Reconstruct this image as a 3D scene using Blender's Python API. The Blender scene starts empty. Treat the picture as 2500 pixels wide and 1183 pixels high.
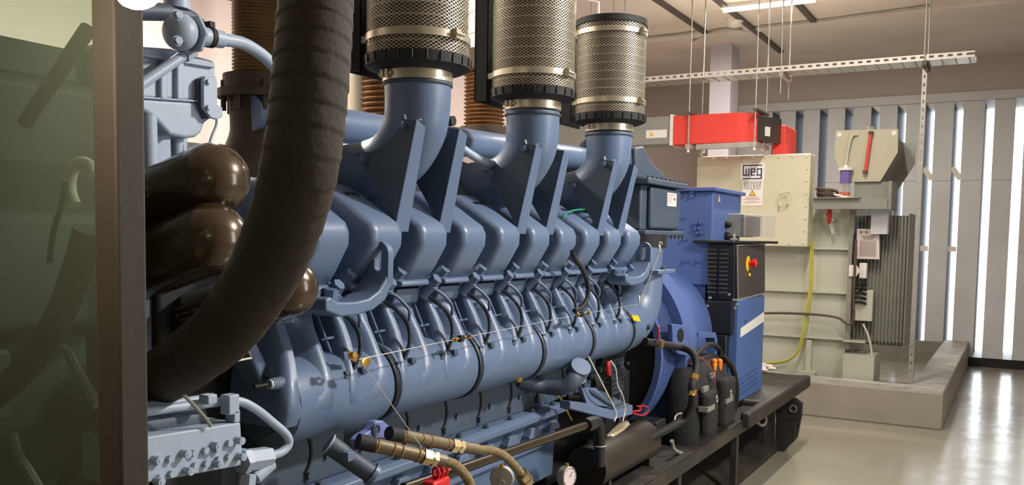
import bpy, bmesh, math, random
from mathutils import Vector, Matrix
random.seed(7)
SC = bpy.context.scene
COL = SC.collection
PI = math.pi
V = Vector

# ------------------------------------------------------------------ camera
FPX, CX, CY = 2149.77, 1250.0, 720.1
YAW, PIT, ROL = -0.5191934, -0.0675310, 0.0159954
CAM = V((0, 0, 1.65))
_f = V((math.cos(PIT)*math.sin(YAW), math.cos(PIT)*math.cos(YAW), math.sin(PIT)))
_r = V((math.cos(YAW), -math.sin(YAW), 0))
_u = _r.cross(_f)
CR = _r*math.cos(ROL) + _u*math.sin(ROL)
CU = -_r*math.sin(ROL) + _u*math.cos(ROL)
CF = _f
def at(ax, val, x, y):
    """real position, on the plane X/Y/Z = val, of a point measured in the photograph"""
    d = CR*((x-CX)/FPX) - CU*((y-CY)/FPX) + CF
    i = 'XYZ'.index(ax)
    return CAM + d*((val-CAM[i])/d[i])
cam = bpy.data.cameras.new('camera')
co = bpy.data.objects.new('camera', cam); COL.objects.link(co)
co.matrix_world = Matrix(((CR.x, CU.x, -CF.x, CAM.x), (CR.y, CU.y, -CF.y, CAM.y), (CR.z, CU.z, -CF.z, CAM.z), (0, 0, 0, 1)))
cam.sensor_width = 36; cam.lens = FPX/2500*36
cam.shift_y = (CY-591.5)/2500
cam.clip_start = 0.05; cam.clip_end = 200
SC.camera = co

# ------------------------------------------------------------------ materials
def s2l(c):
    return tuple(((v/255+0.055)/1.055)**2.4 if v/255 > 0.04045 else v/255/12.92 for v in c)
MATS = {}
def mat(name, rgb, rough=0.5, metal=0.0, var=0.12, scale=6.0, bump=0.0, bscale=60.0, spec=0.5, coat=0.0, dirt=None, dirt_amt=0.0, emit=None, estr=0.0, alpha=None, trans=0.0):
    m = bpy.data.materials.new(name); m.use_nodes = True
    n = m.node_tree.nodes; l = m.node_tree.links
    b = n['Principled BSDF']
    c = s2l(rgb)
    tc = n.new('ShaderNodeTexCoord')
    no = n.new('ShaderNodeTexNoise'); no.inputs['Scale'].default_value = scale; no.inputs['Detail'].default_value = 6
    l.new(tc.outputs['Object'], no.inputs['Vector'])
    rp = n.new('ShaderNodeValToRGB')
    rp.color_ramp.elements[0].position = 0.3; rp.color_ramp.elements[1].position = 0.7
    rp.color_ramp.elements[0].color = (*[v*(1-var) for v in c], 1)
    rp.color_ramp.elements[1].color = (*[min(1, v*(1+var)) for v in c], 1)
    l.new(no.outputs['Fac'], rp.inputs['Fac'])
    last = rp.outputs['Color']
    if dirt:
        n2 = n.new('ShaderNodeTexNoise'); n2.inputs['Scale'].default_value = scale*0.7; n2.inputs['Detail'].default_value = 9; n2.inputs['Roughness'].default_value = 0.65
        l.new(tc.outputs['Object'], n2.inputs['Vector'])
        r2 = n.new('ShaderNodeValToRGB'); r2.color_ramp.elements[0].position = 0.5; r2.color_ramp.elements[1].position = 0.68
        r2.color_ramp.elements[1].color = (dirt_amt,)*3+(1,)
        l.new(n2.outputs['Fac'], r2.inputs['Fac'])
        mx = n.new('ShaderNodeMixRGB'); l.new(r2.outputs['Color'], mx.inputs['Fac']); l.new(last, mx.inputs['Color1'])
        mx.inputs['Color2'].default_value = (*s2l(dirt), 1); last = mx.outputs['Color']
    l.new(last, b.inputs['Base Color'])
    b.inputs['Roughness'].default_value = rough; b.inputs['Metallic'].default_value = metal
    b.inputs['Specular IOR Level'].default_value = spec; b.inputs['Coat Weight'].default_value = coat
    if trans: b.inputs['Transmission Weight'].default_value = trans
    if alpha is not None: b.inputs['Alpha'].default_value = alpha
    if bump:
        n3 = n.new('ShaderNodeTexNoise'); n3.inputs['Scale'].default_value = bscale; n3.inputs['Detail'].default_value = 4
        l.new(tc.outputs['Object'], n3.inputs['Vector'])
        bp = n.new('ShaderNodeBump'); bp.inputs['Strength'].default_value = bump; bp.inputs['Distance'].default_value = 0.01
        l.new(n3.outputs['Fac'], bp.inputs['Height']); l.new(bp.outputs['Normal'], b.inputs['Normal'])
    if emit:
        b.inputs['Emission Color'].default_value = (*s2l(emit), 1); b.inputs['Emission Strength'].default_value = estr
    MATS[name] = m
    return m
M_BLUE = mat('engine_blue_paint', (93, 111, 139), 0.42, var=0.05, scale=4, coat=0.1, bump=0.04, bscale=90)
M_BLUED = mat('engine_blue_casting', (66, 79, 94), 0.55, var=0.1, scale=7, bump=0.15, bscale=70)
M_GREYBLUE = mat('grey_blue_paint', (156, 169, 186), 0.45, var=0.05, bump=0.06)
M_ALT = mat('alternator_blue_paint', (76, 98, 150), 0.45, var=0.05, bump=0.05)
M_CAB = mat('cabinet_blue_paint', (72, 102, 158), 0.45, var=0.04)
M_BLACK = mat('black_paint', (26, 26, 27), 0.45, var=0.2)
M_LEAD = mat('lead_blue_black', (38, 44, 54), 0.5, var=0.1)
M_HEAT = mat('heater_brown_black', (48, 41, 35), 0.45, metal=0.2, var=0.12)
M_PIPE = mat('dark_bronze_pipe', (62, 52, 40), 0.3, metal=0.4, var=0.2, scale=12)
M_NUT = mat('nickel_brass', (196, 176, 136), 0.28, metal=0.85, var=0.1)
M_BLKM = mat('black_rubber', (22, 22, 22), 0.7, var=0.2, bump=0.1)
M_PANEL = mat('dark_grey_panel', (64, 60, 58), 0.4, var=0.05)
M_CAN = mat('canister_bronze_black', (76, 62, 44), 0.24, metal=0.45, var=0.06, coat=0.5)
M_HOSE = mat('lagged_hose', (46, 37, 23), 0.8, var=0.2, scale=9, bump=0.3, bscale=45)
M_SKID = mat('skid_black', (40, 37, 33), 0.55, var=0.25, scale=5, dirt=(92, 82, 68), dirt_amt=0.4)
M_RUST = mat('rusty_bellows', (122, 88, 54), 0.55, metal=0.45, var=0.3, scale=15)
M_BELLD = mat('bellows_brown', (126, 102, 66), 0.5, metal=0.4, var=0.25, scale=15)
M_DKRUST = mat('dark_rusty_iron', (64, 50, 36), 0.7, metal=0.2, var=0.25, scale=12, bump=0.2)
M_STEEL = mat('galvanised_steel', (196, 194, 184), 0.32, metal=0.85, var=0.08, scale=12)
M_ZINC = mat('dull_zinc', (168, 166, 158), 0.5, metal=0.5, var=0.15, scale=10)
M_CLAMP = mat('clamp_steel', (214, 206, 182), 0.3, metal=0.8, var=0.08, scale=14)
M_MESH = mat('expanded_mesh', (214, 204, 182), 0.4, metal=0.5, var=0.1)
M_PLEAT = mat('filter_paper', (58, 52, 42), 0.9, var=0.2, scale=20)
M_GLUE = mat('filter_bead', (120, 112, 94), 0.8, var=0.1)
M_BRASS = mat('brass', (214, 170, 96), 0.28, metal=0.9, var=0.1)
M_BRAID = mat('braided_steel', (150, 132, 98), 0.42, metal=0.7, var=0.2, scale=60, bump=0.7, bscale=260)
M_SLEEVE = mat('brown_sleeve', (112, 98, 72), 0.45, metal=0.25, var=0.12, scale=14)
M_WIRE = mat('stainless_wire', (205, 205, 205), 0.35, metal=0.6, var=0.02)
M_RED = mat('busbar_red', (222, 62, 50), 0.5, var=0.03)
M_REDP = mat('red_plastic', (205, 40, 36), 0.35, var=0.05)
M_GREY = mat('trunking_grey', (140, 142, 136), 0.5, var=0.04)
M_CREAM = mat('transformer_cream', (206, 200, 172), 0.45, var=0.03, bump=0.03)
M_TANK = mat('transformer_tank_grey_green', (184, 186, 168), 0.4, var=0.05, scale=3)
M_TANKD = mat('radiator_grey', (132, 132, 122), 0.5, var=0.08)
M_CONS = mat('conservator_cream_grey', (178, 172, 148), 0.45, var=0.05)
M_WHITE = mat('white_label', (232, 228, 220), 0.5, var=0.02)
M_PINKP = mat('faded_paper', (214, 198, 194), 0.7, var=0.03)
M_NAVY = mat('navy_print', (26, 52, 98), 0.5, var=0.02)
M_REDPR = mat('red_print', (176, 60, 60), 0.5, var=0.02)
M_BROWNPR = mat('brown_print', (92, 66, 58), 0.5, var=0.02)
M_YEL = mat('yellow', (232, 190, 30), 0.45, var=0.03)
M_ORANGE = mat('orange_plastic', (238, 120, 30), 0.4, var=0.03)
M_YG = mat('earth_cable_yellow', (186, 180, 70), 0.45, var=0.1)
M_GREENC = mat('green_cable', (40, 140, 110), 0.4, var=0.05)
M_BROWNC = mat('brown_cable', (82, 62, 54), 0.5, var=0.05)
M_WHITEC = mat('white_cable', (212, 206, 192), 0.5, var=0.05)
M_PURPLE = mat('purple_gel', (104, 92, 148), 0.3, var=0.15, scale=80)
M_GELO = mat('amber_oil', (176, 96, 60), 0.3, var=0.1)
M_CLEAR = mat('clear_plastic', (214, 206, 196), 0.15, var=0.02, alpha=0.4)
M_TUBE = mat('red_gauge_tube', (208, 70, 64), 0.2, var=0.03)
M_LOUV = mat('louvre_galvanised', (202, 204, 206), 0.55, metal=0.15, var=0.06, scale=2.0)
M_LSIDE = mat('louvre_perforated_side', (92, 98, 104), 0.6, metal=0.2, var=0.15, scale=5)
M_WALL = mat('wall_warm_grey', (188, 178, 174), 0.8, var=0.04, scale=1.2, bump=0.05)
M_WALLW = mat('wall_pinkish_white', (244, 224, 218), 0.8, var=0.02, scale=1.2)
M_COLM = mat('column_paint', (190, 184, 194), 0.7, var=0.02)
M_CEIL = mat('ceiling_concrete', (226, 214, 206), 0.85, var=0.06, scale=0.9, bump=0.06, bscale=20, dirt=(188, 172, 152), dirt_amt=0.4)
M_DARKST = mat('ceiling_channel', (84, 76, 68), 0.6, var=0.1)
M_PLINTH = mat('plinth_paint', (158, 152, 138), 0.5, var=0.06, scale=3, dirt=(120, 112, 100), dirt_amt=0.3)
M_PLTOP = mat('plinth_top_worn', (176, 172, 164), 0.6, var=0.15, scale=8, dirt=(134, 130, 126), dirt_amt=0.9)
M_OUT = mat('outside_ground', (200, 196, 186), 0.9, var=0.05)
M_POST = mat('post_olive_paint', (48, 38, 22), 0.7, var=0.08, scale=5, bump=0.08)
M_BAG = mat('bag_fabric', (28, 27, 26), 0.9, var=0.3, scale=20, bump=0.3)
M_REFL = mat('reflective_strip', (132, 130, 118), 0.5, var=0.1)
M_LAMP = mat('lamp_tube', (255, 250, 235), 0.4, var=0.0, emit=(255, 250, 232), estr=9)
M_LAMPB = mat('lamp_near', (255, 246, 220), 0.4, var=0.0, emit=(255, 246, 214), estr=14)
M_FIT = mat('fitting_white', (226, 220, 210), 0.4, var=0.02)
M_LBLUE = mat('lavender_blue_flange', (116, 126, 186), 0.4, var=0.05)
M_TEXT = mat('pale_print', (140, 128, 100), 0.5, var=0.05)
M_BASIN = mat('cream_basin', (190, 176, 144), 0.35, metal=0.3, var=0.1)
M_MACH = mat('machine_grey_green', (58, 68, 63), 0.6, var=0.12, scale=4, bump=0.1)

def floor_mat():
    m = mat('floor_epoxy', (152, 148, 132), 0.22, var=0.10, scale=1.1, dirt=(140, 130, 112), dirt_amt=0.5)
    n = m.node_tree.nodes; l = m.node_tree.links; b = n['Principled BSDF']
    tc = n.new('ShaderNodeTexCoord'); no = n.new('ShaderNodeTexNoise'); no.inputs['Scale'].default_value = 7; no.inputs['Detail'].default_value = 7
    mp = n.new('ShaderNodeMapping'); mp.inputs['Scale'].default_value = (1, 0.7, 1)
    l.new(tc.outputs['Object'], mp.inputs['Vector']); l.new(mp.outputs['Vector'], no.inputs['Vector'])
    rp = n.new('ShaderNodeMapRange'); rp.inputs['To Min'].default_value = 0.12; rp.inputs['To Max'].default_value = 0.30
    l.new(no.outputs['Fac'], rp.inputs['Value']); l.new(rp.outputs['Result'], b.inputs['Roughness'])
    bp = n.new('ShaderNodeBump'); bp.inputs['Strength'].default_value = 0.12; bp.inputs['Distance'].default_value = 0.02
    l.new(no.outputs['Fac'], bp.inputs['Height']); l.new(bp.outputs['Normal'], b.inputs['Normal'])
    return m
M_FLOOR = floor_mat()

def dusty_glass():
    m = bpy.data.materials.new('dusty_acrylic'); m.use_nodes = True
    n = m.node_tree.nodes; l = m.node_tree.links; n.remove(n['Principled BSDF'])
    out = n['Material Output']
    tr = n.new('ShaderNodeBsdfTransparent'); tr.inputs['Color'].default_value = (0.50, 0.56, 0.50, 1)
    df = n.new('ShaderNodeBsdfDiffuse'); df.inputs['Color'].default_value = (*s2l((178, 180, 156)), 1)
    gl = n.new('ShaderNodeBsdfGlossy'); gl.inputs['Roughness'].default_value = 0.25; gl.inputs['Color'].default_value = (0.6, 0.6, 0.5, 1)
    tc = n.new('ShaderNodeTexCoord'); no = n.new('ShaderNodeTexNoise'); no.inputs['Scale'].default_value = 5; no.inputs['Detail'].default_value = 5
    l.new(tc.outputs['Object'], no.inputs['Vector'])
    mr = n.new('ShaderNodeMapRange'); mr.inputs['To Min'].default_value = 0.06; mr.inputs['To Max'].default_value = 0.12
    l.new(no.outputs['Fac'], mr.inputs['Value'])
    m1 = n.new('ShaderNodeMixShader'); l.new(mr.outputs['Result'], m1.inputs[0]); l.new(tr.outputs[0], m1.inputs[1]); l.new(df.outputs[0], m1.inputs[2])
    m2 = n.new('ShaderNodeMixShader'); m2.inputs[0].default_value = 0.015; l.new(m1.outputs[0], m2.inputs[1]); l.new(gl.outputs[0], m2.inputs[2])
    l.new(m2.outputs[0], out.inputs['Surface'])
    return m
M_DUSTY = dusty_glass()

# ------------------------------------------------------------------ geometry helpers
def frame(d):
    d = V(d).normalized()
    a = V((0, 0, 1)) if abs(d.z) < 0.9 else V((1, 0, 0))
    x = a.cross(d).normalized(); y = d.cross(x)
    return x, y, d
def curve(pts, k=8):
    P = [V(p) for p in pts]
    if len(P) < 3: return P
    P = [P[0]*2-P[1]] + P + [P[-1]*2-P[-2]]
    out = []
    for i in range(1, len(P)-2):
        a, b, c, d = P[i-1], P[i], P[i+1], P[i+2]
        for j in range(k):
            t = j/k
            out.append(0.5*((2*b)+(c-a)*t+(2*a-5*b+4*c-d)*t*t+(3*b-a-3*c+d)*t**3))
    out.append(P[-2]); return out
class MB:
    def __init__(s): s.bm = bmesh.new()
    def box(s, x0, x1, y0, y1, z0, z1):
        v = [s.bm.verts.new(p) for p in ((x0, y0, z0), (x1, y0, z0), (x1, y1, z0), (x0, y1, z0), (x0, y0, z1), (x1, y0, z1), (x1, y1, z1), (x0, y1, z1))]
        for f in ((0, 3, 2, 1), (4, 5, 6, 7), (0, 1, 5, 4), (1, 2, 6, 5), (2, 3, 7, 6), (3, 0, 4, 7)): s.bm.faces.new([v[i] for i in f])
        return s
    def bar(s, p0, p1, w, h, up=(0, 0, 1)):
        p0, p1 = V(p0), V(p1); d = (p1-p0).normalized(); side = d.cross(V(up))
        if side.length < 1e-4: side = d.cross(V((1, 0, 0)))
        side.normalize(); u = side.cross(d)
        q = []
        for p in (p0, p1):
            for a, b in ((-1, -1), (1, -1), (1, 1), (-1, 1)): q.append(s.bm.verts.new(p+side*a*w/2+u*b*h/2))
        for f in ((0, 1, 2, 3), (7, 6, 5, 4), (0, 4, 5, 1), (1, 5, 6, 2), (2, 6, 7, 3), (3, 7, 4, 0)): s.bm.faces.new([q[i] for i in f])
        return s
    def ring_stack(s, rings, closed=True, caps=True):
        R = [[s.bm.verts.new(p) for p in r] for r in rings]
        n = len(R[0])
        for a, b in zip(R[:-1], R[1:]):
            for i in range(n if closed else n-1):
                j = (i+1) % n
                s.bm.faces.new((a[i], a[j], b[j], b[i]))
        if caps and closed:
            s.bm.faces.new(R[0][::-1]); s.bm.faces.new(R[-1])
        return s
    def tube(s, pts, r, n=12, caps=True, k=8, smooth=True, rfun=None):
        P = curve(pts, k) if smooth else [V(p) for p in pts]
        T = [(P[min(i+1, len(P)-1)]-P[max(i-1, 0)]).normalized() for i in range(len(P))]
        x, y, _ = frame(T[0]); rings = []
        for i, (p, t) in enumerate(zip(P, T)):
            x = (x - t*x.dot(t)).normalized(); y = t.cross(x)
            rr = rfun(i/(len(P)-1)) if rfun else r
            rings.append([p+(x*math.cos(2*PI*q/n)+y*math.sin(2*PI*q/n))*rr for q in range(n)])
        return s.ring_stack(rings, True, caps)
    def cyl(s, p0, p1, r, r1=None, n=24):
        p0, p1 = V(p0), V(p1); x, y, _ = frame(p1-p0); r1 = r if r1 is None else r1
        return s.ring_stack([[p+(x*math.cos(2*PI*q/n)+y*math.sin(2*PI*q/n))*rr for q in range(n)] for p, rr in ((p0, r), (p1, r1))])
    def lathe(s, prof, o, d=(0, 0, 1), n=32, caps=True):
        o = V(o); x, y, z = frame(d)
        return s.ring_stack([[o+z*h+(x*math.cos(2*PI*q/n)+y*math.sin(2*PI*q/n))*max(r, 1e-4) for q in range(n)] for r, h in prof], True, caps)
    def prism(s, poly, ax, lo, hi):
        """poly: 2d points in the two axes other than ax (kept in X,Y,Z order)"""
        def mk(a, b, c):
            return V((c, a, b)) if ax == 'X' else V((a, c, b)) if ax == 'Y' else V((a, b, c))
        A = [s.bm.verts.new(mk(a, b, lo)) for a, b in poly]; B = [s.bm.verts.new(mk(a, b, hi)) for a, b in poly]
        n = len(poly)
        s.bm.faces.new(A); s.bm.faces.new(B[::-1])
        for i in range(n):
            j = (i+1) % n; s.bm.faces.new((A[j], A[i], B[i], B[j]))
        return s
    def poly3(s, pts, off):
        off = V(off); A = [s.bm.verts.new(V(p)) for p in pts]; B = [s.bm.verts.new(V(p)+off) for p in pts]
        n = len(pts); s.bm.faces.new(A); s.bm.faces.new(B[::-1])
        for i in range(n):
            j = (i+1) % n; s.bm.faces.new((A[j], A[i], B[i], B[j]))
        return s
    def ball(s, c, r, sc=(1, 1, 1), n=16):
        m = Matrix.Translation(V(c)) @ Matrix.Diagonal((*sc, 1))
        bmesh.ops.create_uvsphere(s.bm, u_segments=n, v_segments=max(6, n//2), radius=r, matrix=m); return s
    def torus(s, c, d, R, r, n=32, m=8, a0=0, a1=2*PI):
        c = V(c); x, y, z = frame(d); full = abs(a1-a0-2*PI) < 1e-3
        rings = []
        for i in range(n + (0 if full else 1)):
            a = a0+(a1-a0)*i/n; e = x*math.cos(a)+y*math.sin(a)
            rings.append([c+e*(R+r*math.cos(2*PI*j/m))+z*r*math.sin(2*PI*j/m) for j in range(m)])
        if full: rings.append(rings[0])
        return s.ring_stack(rings, True, not full)
    def hexb(s, p, d, r, h, washer=True):
        p = V(p); d = V(d).normalized()
        if washer: s.cyl(p, p+d*h*0.2, r*1.25, n=16)
        return s.cyl(p, p+d*h, r, n=6)
    def path_plate(s, pts, ax, lo, hi): return s.prism(pts, ax, lo, hi)
ORI = {}
def obj(name, b, m, parent=None, bevel=0.0, seg=3, ang=35, label=None, kind=None, bang=30):
    bm = b.bm
    bmesh.ops.remove_doubles(bm, verts=bm.verts, dist=1e-5)
    bmesh.ops.recalc_face_normals(bm, faces=bm.faces)
    me = bpy.data.meshes.new(name)
    off = V((0, 0, 0)); own = None
    if parent is not None:
        off = ORI[parent.name]
    else:
        lo = V((min(v.co.x for v in bm.verts), min(v.co.y for v in bm.verts), min(v.co.z for v in bm.verts)))
        hi = V((max(v.co.x for v in bm.verts), max(v.co.y for v in bm.verts), max(v.co.z for v in bm.verts)))
        off = V(((lo.x+hi.x)/2, (lo.y+hi.y)/2, lo.z)); own = off
    bmesh.ops.translate(bm, verts=bm.verts, vec=-off)
    bm.to_mesh(me); bm.free()
    me.materials.append(m)
    for p in me.polygons: p.use_smooth = True
    me.set_sharp_from_angle(angle=math.radians(ang))
    o = bpy.data.objects.new(name, me); COL.objects.link(o)
    if parent is not None: o.parent = parent
    else: o.location = own
    ORI[o.name] = off
    if bevel:
        md = o.modifiers.new('bevel', 'BEVEL'); md.width = bevel; md.segments = seg; md.limit_method = 'ANGLE'; md.angle_limit = math.radians(bang); md.harden_normals = False
        me.set_sharp_from_angle(angle=math.radians(80)) if bevel > 0.012 else None
    if label: o['label'] = label
    if kind: o['kind'] = kind
    return o
def split(name, b, m, parent, **kw):
    """one object per separate piece (touching shells stay together)"""
    bm = b.bm; bm.verts.ensure_lookup_table(); bm.verts.index_update()
    seen = set(); comps = []
    for v in bm.verts:
        if v.index in seen: continue
        st = [v]; seen.add(v.index); c = []
        while st:
            q = st.pop(); c.append(q)
            for e in q.link_edges:
                o = e.other_vert(q)
                if o.index not in seen: seen.add(o.index); st.append(o)
        lo = [min(x.co[i] for x in c) for i in range(3)]; hi = [max(x.co[i] for x in c) for i in range(3)]
        comps.append([set(x.index for x in c), lo, hi])
    merged = True
    while merged:
        merged = False
        for i in range(len(comps)):
            for j in range(i+1, len(comps)):
                a, d = comps[i], comps[j]
                if all(a[1][k] <= d[2][k]+0.0008 and d[1][k] <= a[2][k]+0.0008 for k in range(3)):
                    comps[i] = [a[0] | d[0], [min(a[1][k], d[1][k]) for k in range(3)], [max(a[2][k], d[2][k]) for k in range(3)]]
                    comps.pop(j); merged = True; break
            if merged: break
    out = []
    for ids, lo, hi in comps:
        nb = MB(); mp = {}
        for f in bm.faces:
            if f.verts[0].index in ids:
                vs = []
                for v in f.verts:
                    if v.index not in mp: mp[v.index] = nb.bm.verts.new(v.co)
                    vs.append(mp[v.index])
                nb.bm.faces.new(vs)
        out.append(obj(name, nb, m, parent, **kw))
    bm.free()
    return out
def thing(name, label, cat, loc, group=None):
    o = bpy.data.objects.new(name, None); COL.objects.link(o); o.location = V(loc); o.empty_display_size = 0.05
    ORI[o.name] = V(loc); o['label'] = label; o['category'] = cat
    if group: o['group'] = group
    return o
def tag(o, label, cat, group=None):
    o['label'] = label; o['category'] = cat
    if group: o['group'] = group
    return o
def dup(o, off, parent='same', label=None):
    c = o.copy(); COL.objects.link(c)
    if parent != 'same': c.parent = parent
    c.location = o.location + V(off)
    ORI[c.name] = ORI[o.name] + V(off)
    if label: c['label'] = label
    for ch in list(o.children):
        d = ch.copy(); COL.objects.link(d); d.parent = c
        ORI[d.name] = ORI[ch.name]+V(off)
        for g in list(ch.children):
            e = g.copy(); COL.objects.link(e); e.parent = d; ORI[e.name] = ORI[g.name]+V(off)
    return c
def text_mesh(txt, size, o, xd, yd, ext=0.0006, m=None, name='lettering', parent=None, spacing=1.0, align='CENTER'):
    cu = bpy.data.curves.new('txt', 'FONT'); cu.body = txt; cu.size = size; cu.extrude = ext; cu.align_x = align; cu.align_y = 'CENTER'; cu.space_character = spacing
    t = bpy.data.objects.new('txt', cu); COL.objects.link(t)
    dg = bpy.context.evaluated_depsgraph_get(); me = bpy.data.meshes.new_from_object(t.evaluated_get(dg))
    bpy.data.objects.remove(t)
    xd = V(xd).normalized(); yd = V(yd).normalized(); zd = xd.cross(yd)
    b = MB(); b.bm.from_mesh(me); bpy.data.meshes.remove(me)
    mt = Matrix(((xd.x, yd.x, zd.x, o[0]), (xd.y, yd.y, zd.y, o[1]), (xd.z, yd.z, zd.z, o[2]), (0, 0, 0, 1)))
    bmesh.ops.transform(b.bm, matrix=mt, verts=b.bm.verts)
    return obj(name, b, m, parent)

exec_parts = []
# ================================================================== SETTING
YF, XL, XR, YB, ZC = 13.3, -5.4, 2.7, -3.0, 4.12
obj('floor', MB().box(XL-0.2, XR+0.2, YB-0.2, YF+1.2, -0.1, 0), M_FLOOR, kind='structure')
obj('ceiling', MB().box(XL-0.2, XR+0.2, YB-0.2, YF+1.2, ZC, ZC+0.2), M_CEIL, kind='structure')
LX0, LX1, LZ0, LZ1 = -3.72, 2.5, 0.12, 3.53
b = MB().box(XL, LX0, YF, YF+0.25, 0, ZC).box(LX0, XR, YF, YF+0.25, LZ1+0.1, ZC).box(LX1, XR, YF, YF+0.25, 0, LZ1+0.1)
obj('wall_far', b, M_WALL, kind='structure')
obj('wall_left', MB().box(XL-0.2, XL, YB, YF+0.2, 0, ZC), M_WALLW, kind='structure')
# camera side: long wall with daylight openings
b = MB().box(XR, XR+0.2, YB, YF+0.2, 0, 0.9).box(XR, XR+0.2, YB, YF+0.2, 3.3, ZC)
for y0, y1 in ((YB, 3.2), (4.4, YF+0.2)): b.box(XR, XR+0.2, y0, y1, 0.9, 3.3)
obj('wall_right', b, M_WALL, kind='structure')
obj('wall_back', MB().box(XL, XR, YB-0.2, YB, 0, ZC), M_DARKST, kind='structure')
obj('outside_ground', MB().box(-12, 12, YF+1.2, 40, -0.15, -0.02), M_OUT, kind='structure')
obj('baseboard_far', MB().box(LX0, LX1, YF-0.02, YF+0.95, 0, LZ0), M_BLACK, kind='structure')
# sill upstand under the louvres inside the bund
obj('trim_1', MB().box(-3.72, -0.82, YF-0.06, YF-0.021, 0, 0.30), M_TANKD, kind='structure')
# column
p0 = at('Y', 11.2, 1733, 200); p1 = at('Y', 11.2, 1784, 200)
obj('column', MB().box(p0.x, p1.x, 11.2, 11.55, 0, ZC), M_COLM, kind='structure')
# transverse beam and ceiling channels
obj('ceiling_beam', MB().box(XL, XR, 10.45, 10.62, ZC-0.025, ZC), M_CEIL, kind='structure')
ch = thing('ceiling_channel', 'dark steel channel strip running along the ceiling above the red trunking', 'channel', (-2.8, 8, ZC), 'dark channels along the ceiling')
obj('channel_rail', MB().box(-2.83, -2.77, 3, 11.9, ZC-0.035, ZC), M_DARKST, ch)
for X, y1, lb in ((-3.35, 10.4, 'dark ceiling channel strip ending above the mesh filter farthest right'), (-2.1, 10.4, 'short dark ceiling channel strip right of the fluorescent batten')):
    c = dup(ch, (X+2.8, y1-11.9, 0)); c['label'] = lb
# bund / plinth
b = MB().box(-4.6, -0.5, 8.54, 8.9, 0, 0.325).box(-0.8, -0.5, 8.9, YF-0.03, 0, 0.325)
obj('bund_wall', b, M_PLINTH, bevel=0.012, kind='structure')
b = MB().box(-4.6, -0.51, 8.55, 8.89, 0.325, 0.331).box(-0.79, -0.51, 8.89, YF-0.03, 0.325, 0.331)
obj('bund_wall_top', b, M_PLTOP, kind='structure')

# louvre screen: deep vertical splitters
lv = thing('louvre_screen', 'full-height galvanised louvre screen with glowing vertical gaps at the far wall', 'louvre', (-0.6, YF, LZ0))
obj('top_rail', MB().box(LX0, LX1, YF-0.05, YF+0.9, LZ1, LZ1+0.12), M_LOUV, lv, bevel=0.004)
gaps = [-3.165, -2.83, -2.49, -2.147, -1.80, -1.46, -1.105, -0.76, -0.394, -0.045, 0.30, 0.65, 1.0, 1.35, 1.7, 2.05, 2.4]
edges = [LX0-0.05] + gaps + [LX1+0.05]
GW = 0.122
for i in range(len(edges)-1):
    x0, x1 = edges[i]+GW/2, edges[i+1]-GW/2
    if x1-x0 < 0.02: continue
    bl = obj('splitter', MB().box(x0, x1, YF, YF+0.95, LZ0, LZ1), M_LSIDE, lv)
    fc = obj('front_cap', MB().box(x0-0.006, x1+0.006, YF-0.02, YF+0.03, LZ0, 2.48).box(x0-0.006, x1+0.006, YF-0.018, YF+0.03, 2.482, LZ1), M_LOUV, bl, bevel=0.004)
for i in (3, 4, 5, 6, 7):
    g = gaps[i]
    b = MB().box(g-0.05, g+0.05, YF-0.012, YF-0.004, 1.53, 1.60)
    obj('strap', b, M_FIT, lv)
for g in (-1.105, -0.76):
    b = MB().bar((g-0.05, YF-0.01, 2.66), (g+0.06, YF-0.01, 2.50), 0.005, 0.07, up=(1, 0, 0)); obj('strap', b, M_FIT, lv)
for g in (-1.80, -1.46, -1.105, -0.76):
    b = MB().poly3([(g-0.056, YF-0.008, LZ1), (g+0.056, YF-0.008, LZ1), (g+0.056, YF-0.008, LZ1-0.09)], (0, 0.004, 0)); obj('corner_plate', b, M_FIT, lv)

# ================================================================== CEILING SERVICES
def lamp(name, label, x, y, z, L=1.2, along='Y', e=60, group='fluorescent battens on the ceiling', real=True):
    t = thing(name, label, 'lamp', (x, y, z), group)
    dx, dy = (0.04, L/2) if along == 'Y' else (L/2, 0.04)
    obj('batten_body', MB().box(x-dx, x+dx, y-dy, y+dy, z-0.04, z), M_FIT, t, bevel=0.006)
    a = (x, y-L/2+0.03, z-0.065) if along == 'Y' else (x-L/2+0.03, y, z-0.065)
    c = (x, y+L/2-0.03, z-0.065) if along == 'Y' else (x+L/2-0.03, y, z-0.065)
    obj('lamp_tube', MB().cyl(a, c, 0.016, n=12), M_LAMP, t)
    if z < ZC-0.1:
        for s_ in (-0.4, 0.4): obj('hanger_wire', MB().cyl((x, y+s_*L, z), (x, y+s_*L, ZC), 0.003, n=6), M_ZINC, t)
    li = bpy.data.lights.new('batten_light', 'AREA'); li.shape = 'RECTANGLE'; li.size = 0.08; li.size_y = L if along == 'Y' else 0.08
    if along != 'Y': li.size = L
    li.energy = e; li.color = (1.0, 0.93, 0.82)
    lo = bpy.data.objects.new('batten_light', li); COL.objects.link(lo); lo.location = (0, 0, -0.10); lo.parent = t
    return t
lamp('fluorescent_batten', 'white fluorescent batten on the ceiling above the red trunking', -2.35, 9.35, ZC, 1.0, 'X', 150)
lamp('fluorescent_batten', 'ceiling batten behind the engine over the far bank', -3.9, 3.0, ZC-0.5, 1.5, 'Y', 150)
lamp('fluorescent_batten', 'ceiling batten over the engine front', -3.9, 0.6, ZC-0.5, 1.5, 'Y', 15)
lamp('fluorescent_batten', 'added ceiling batten, unseen above the second mesh filter', -1.3, 6.6, ZC, 1.5, 'Y', 100)  # unseen batten, added to light the transformer front

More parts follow.
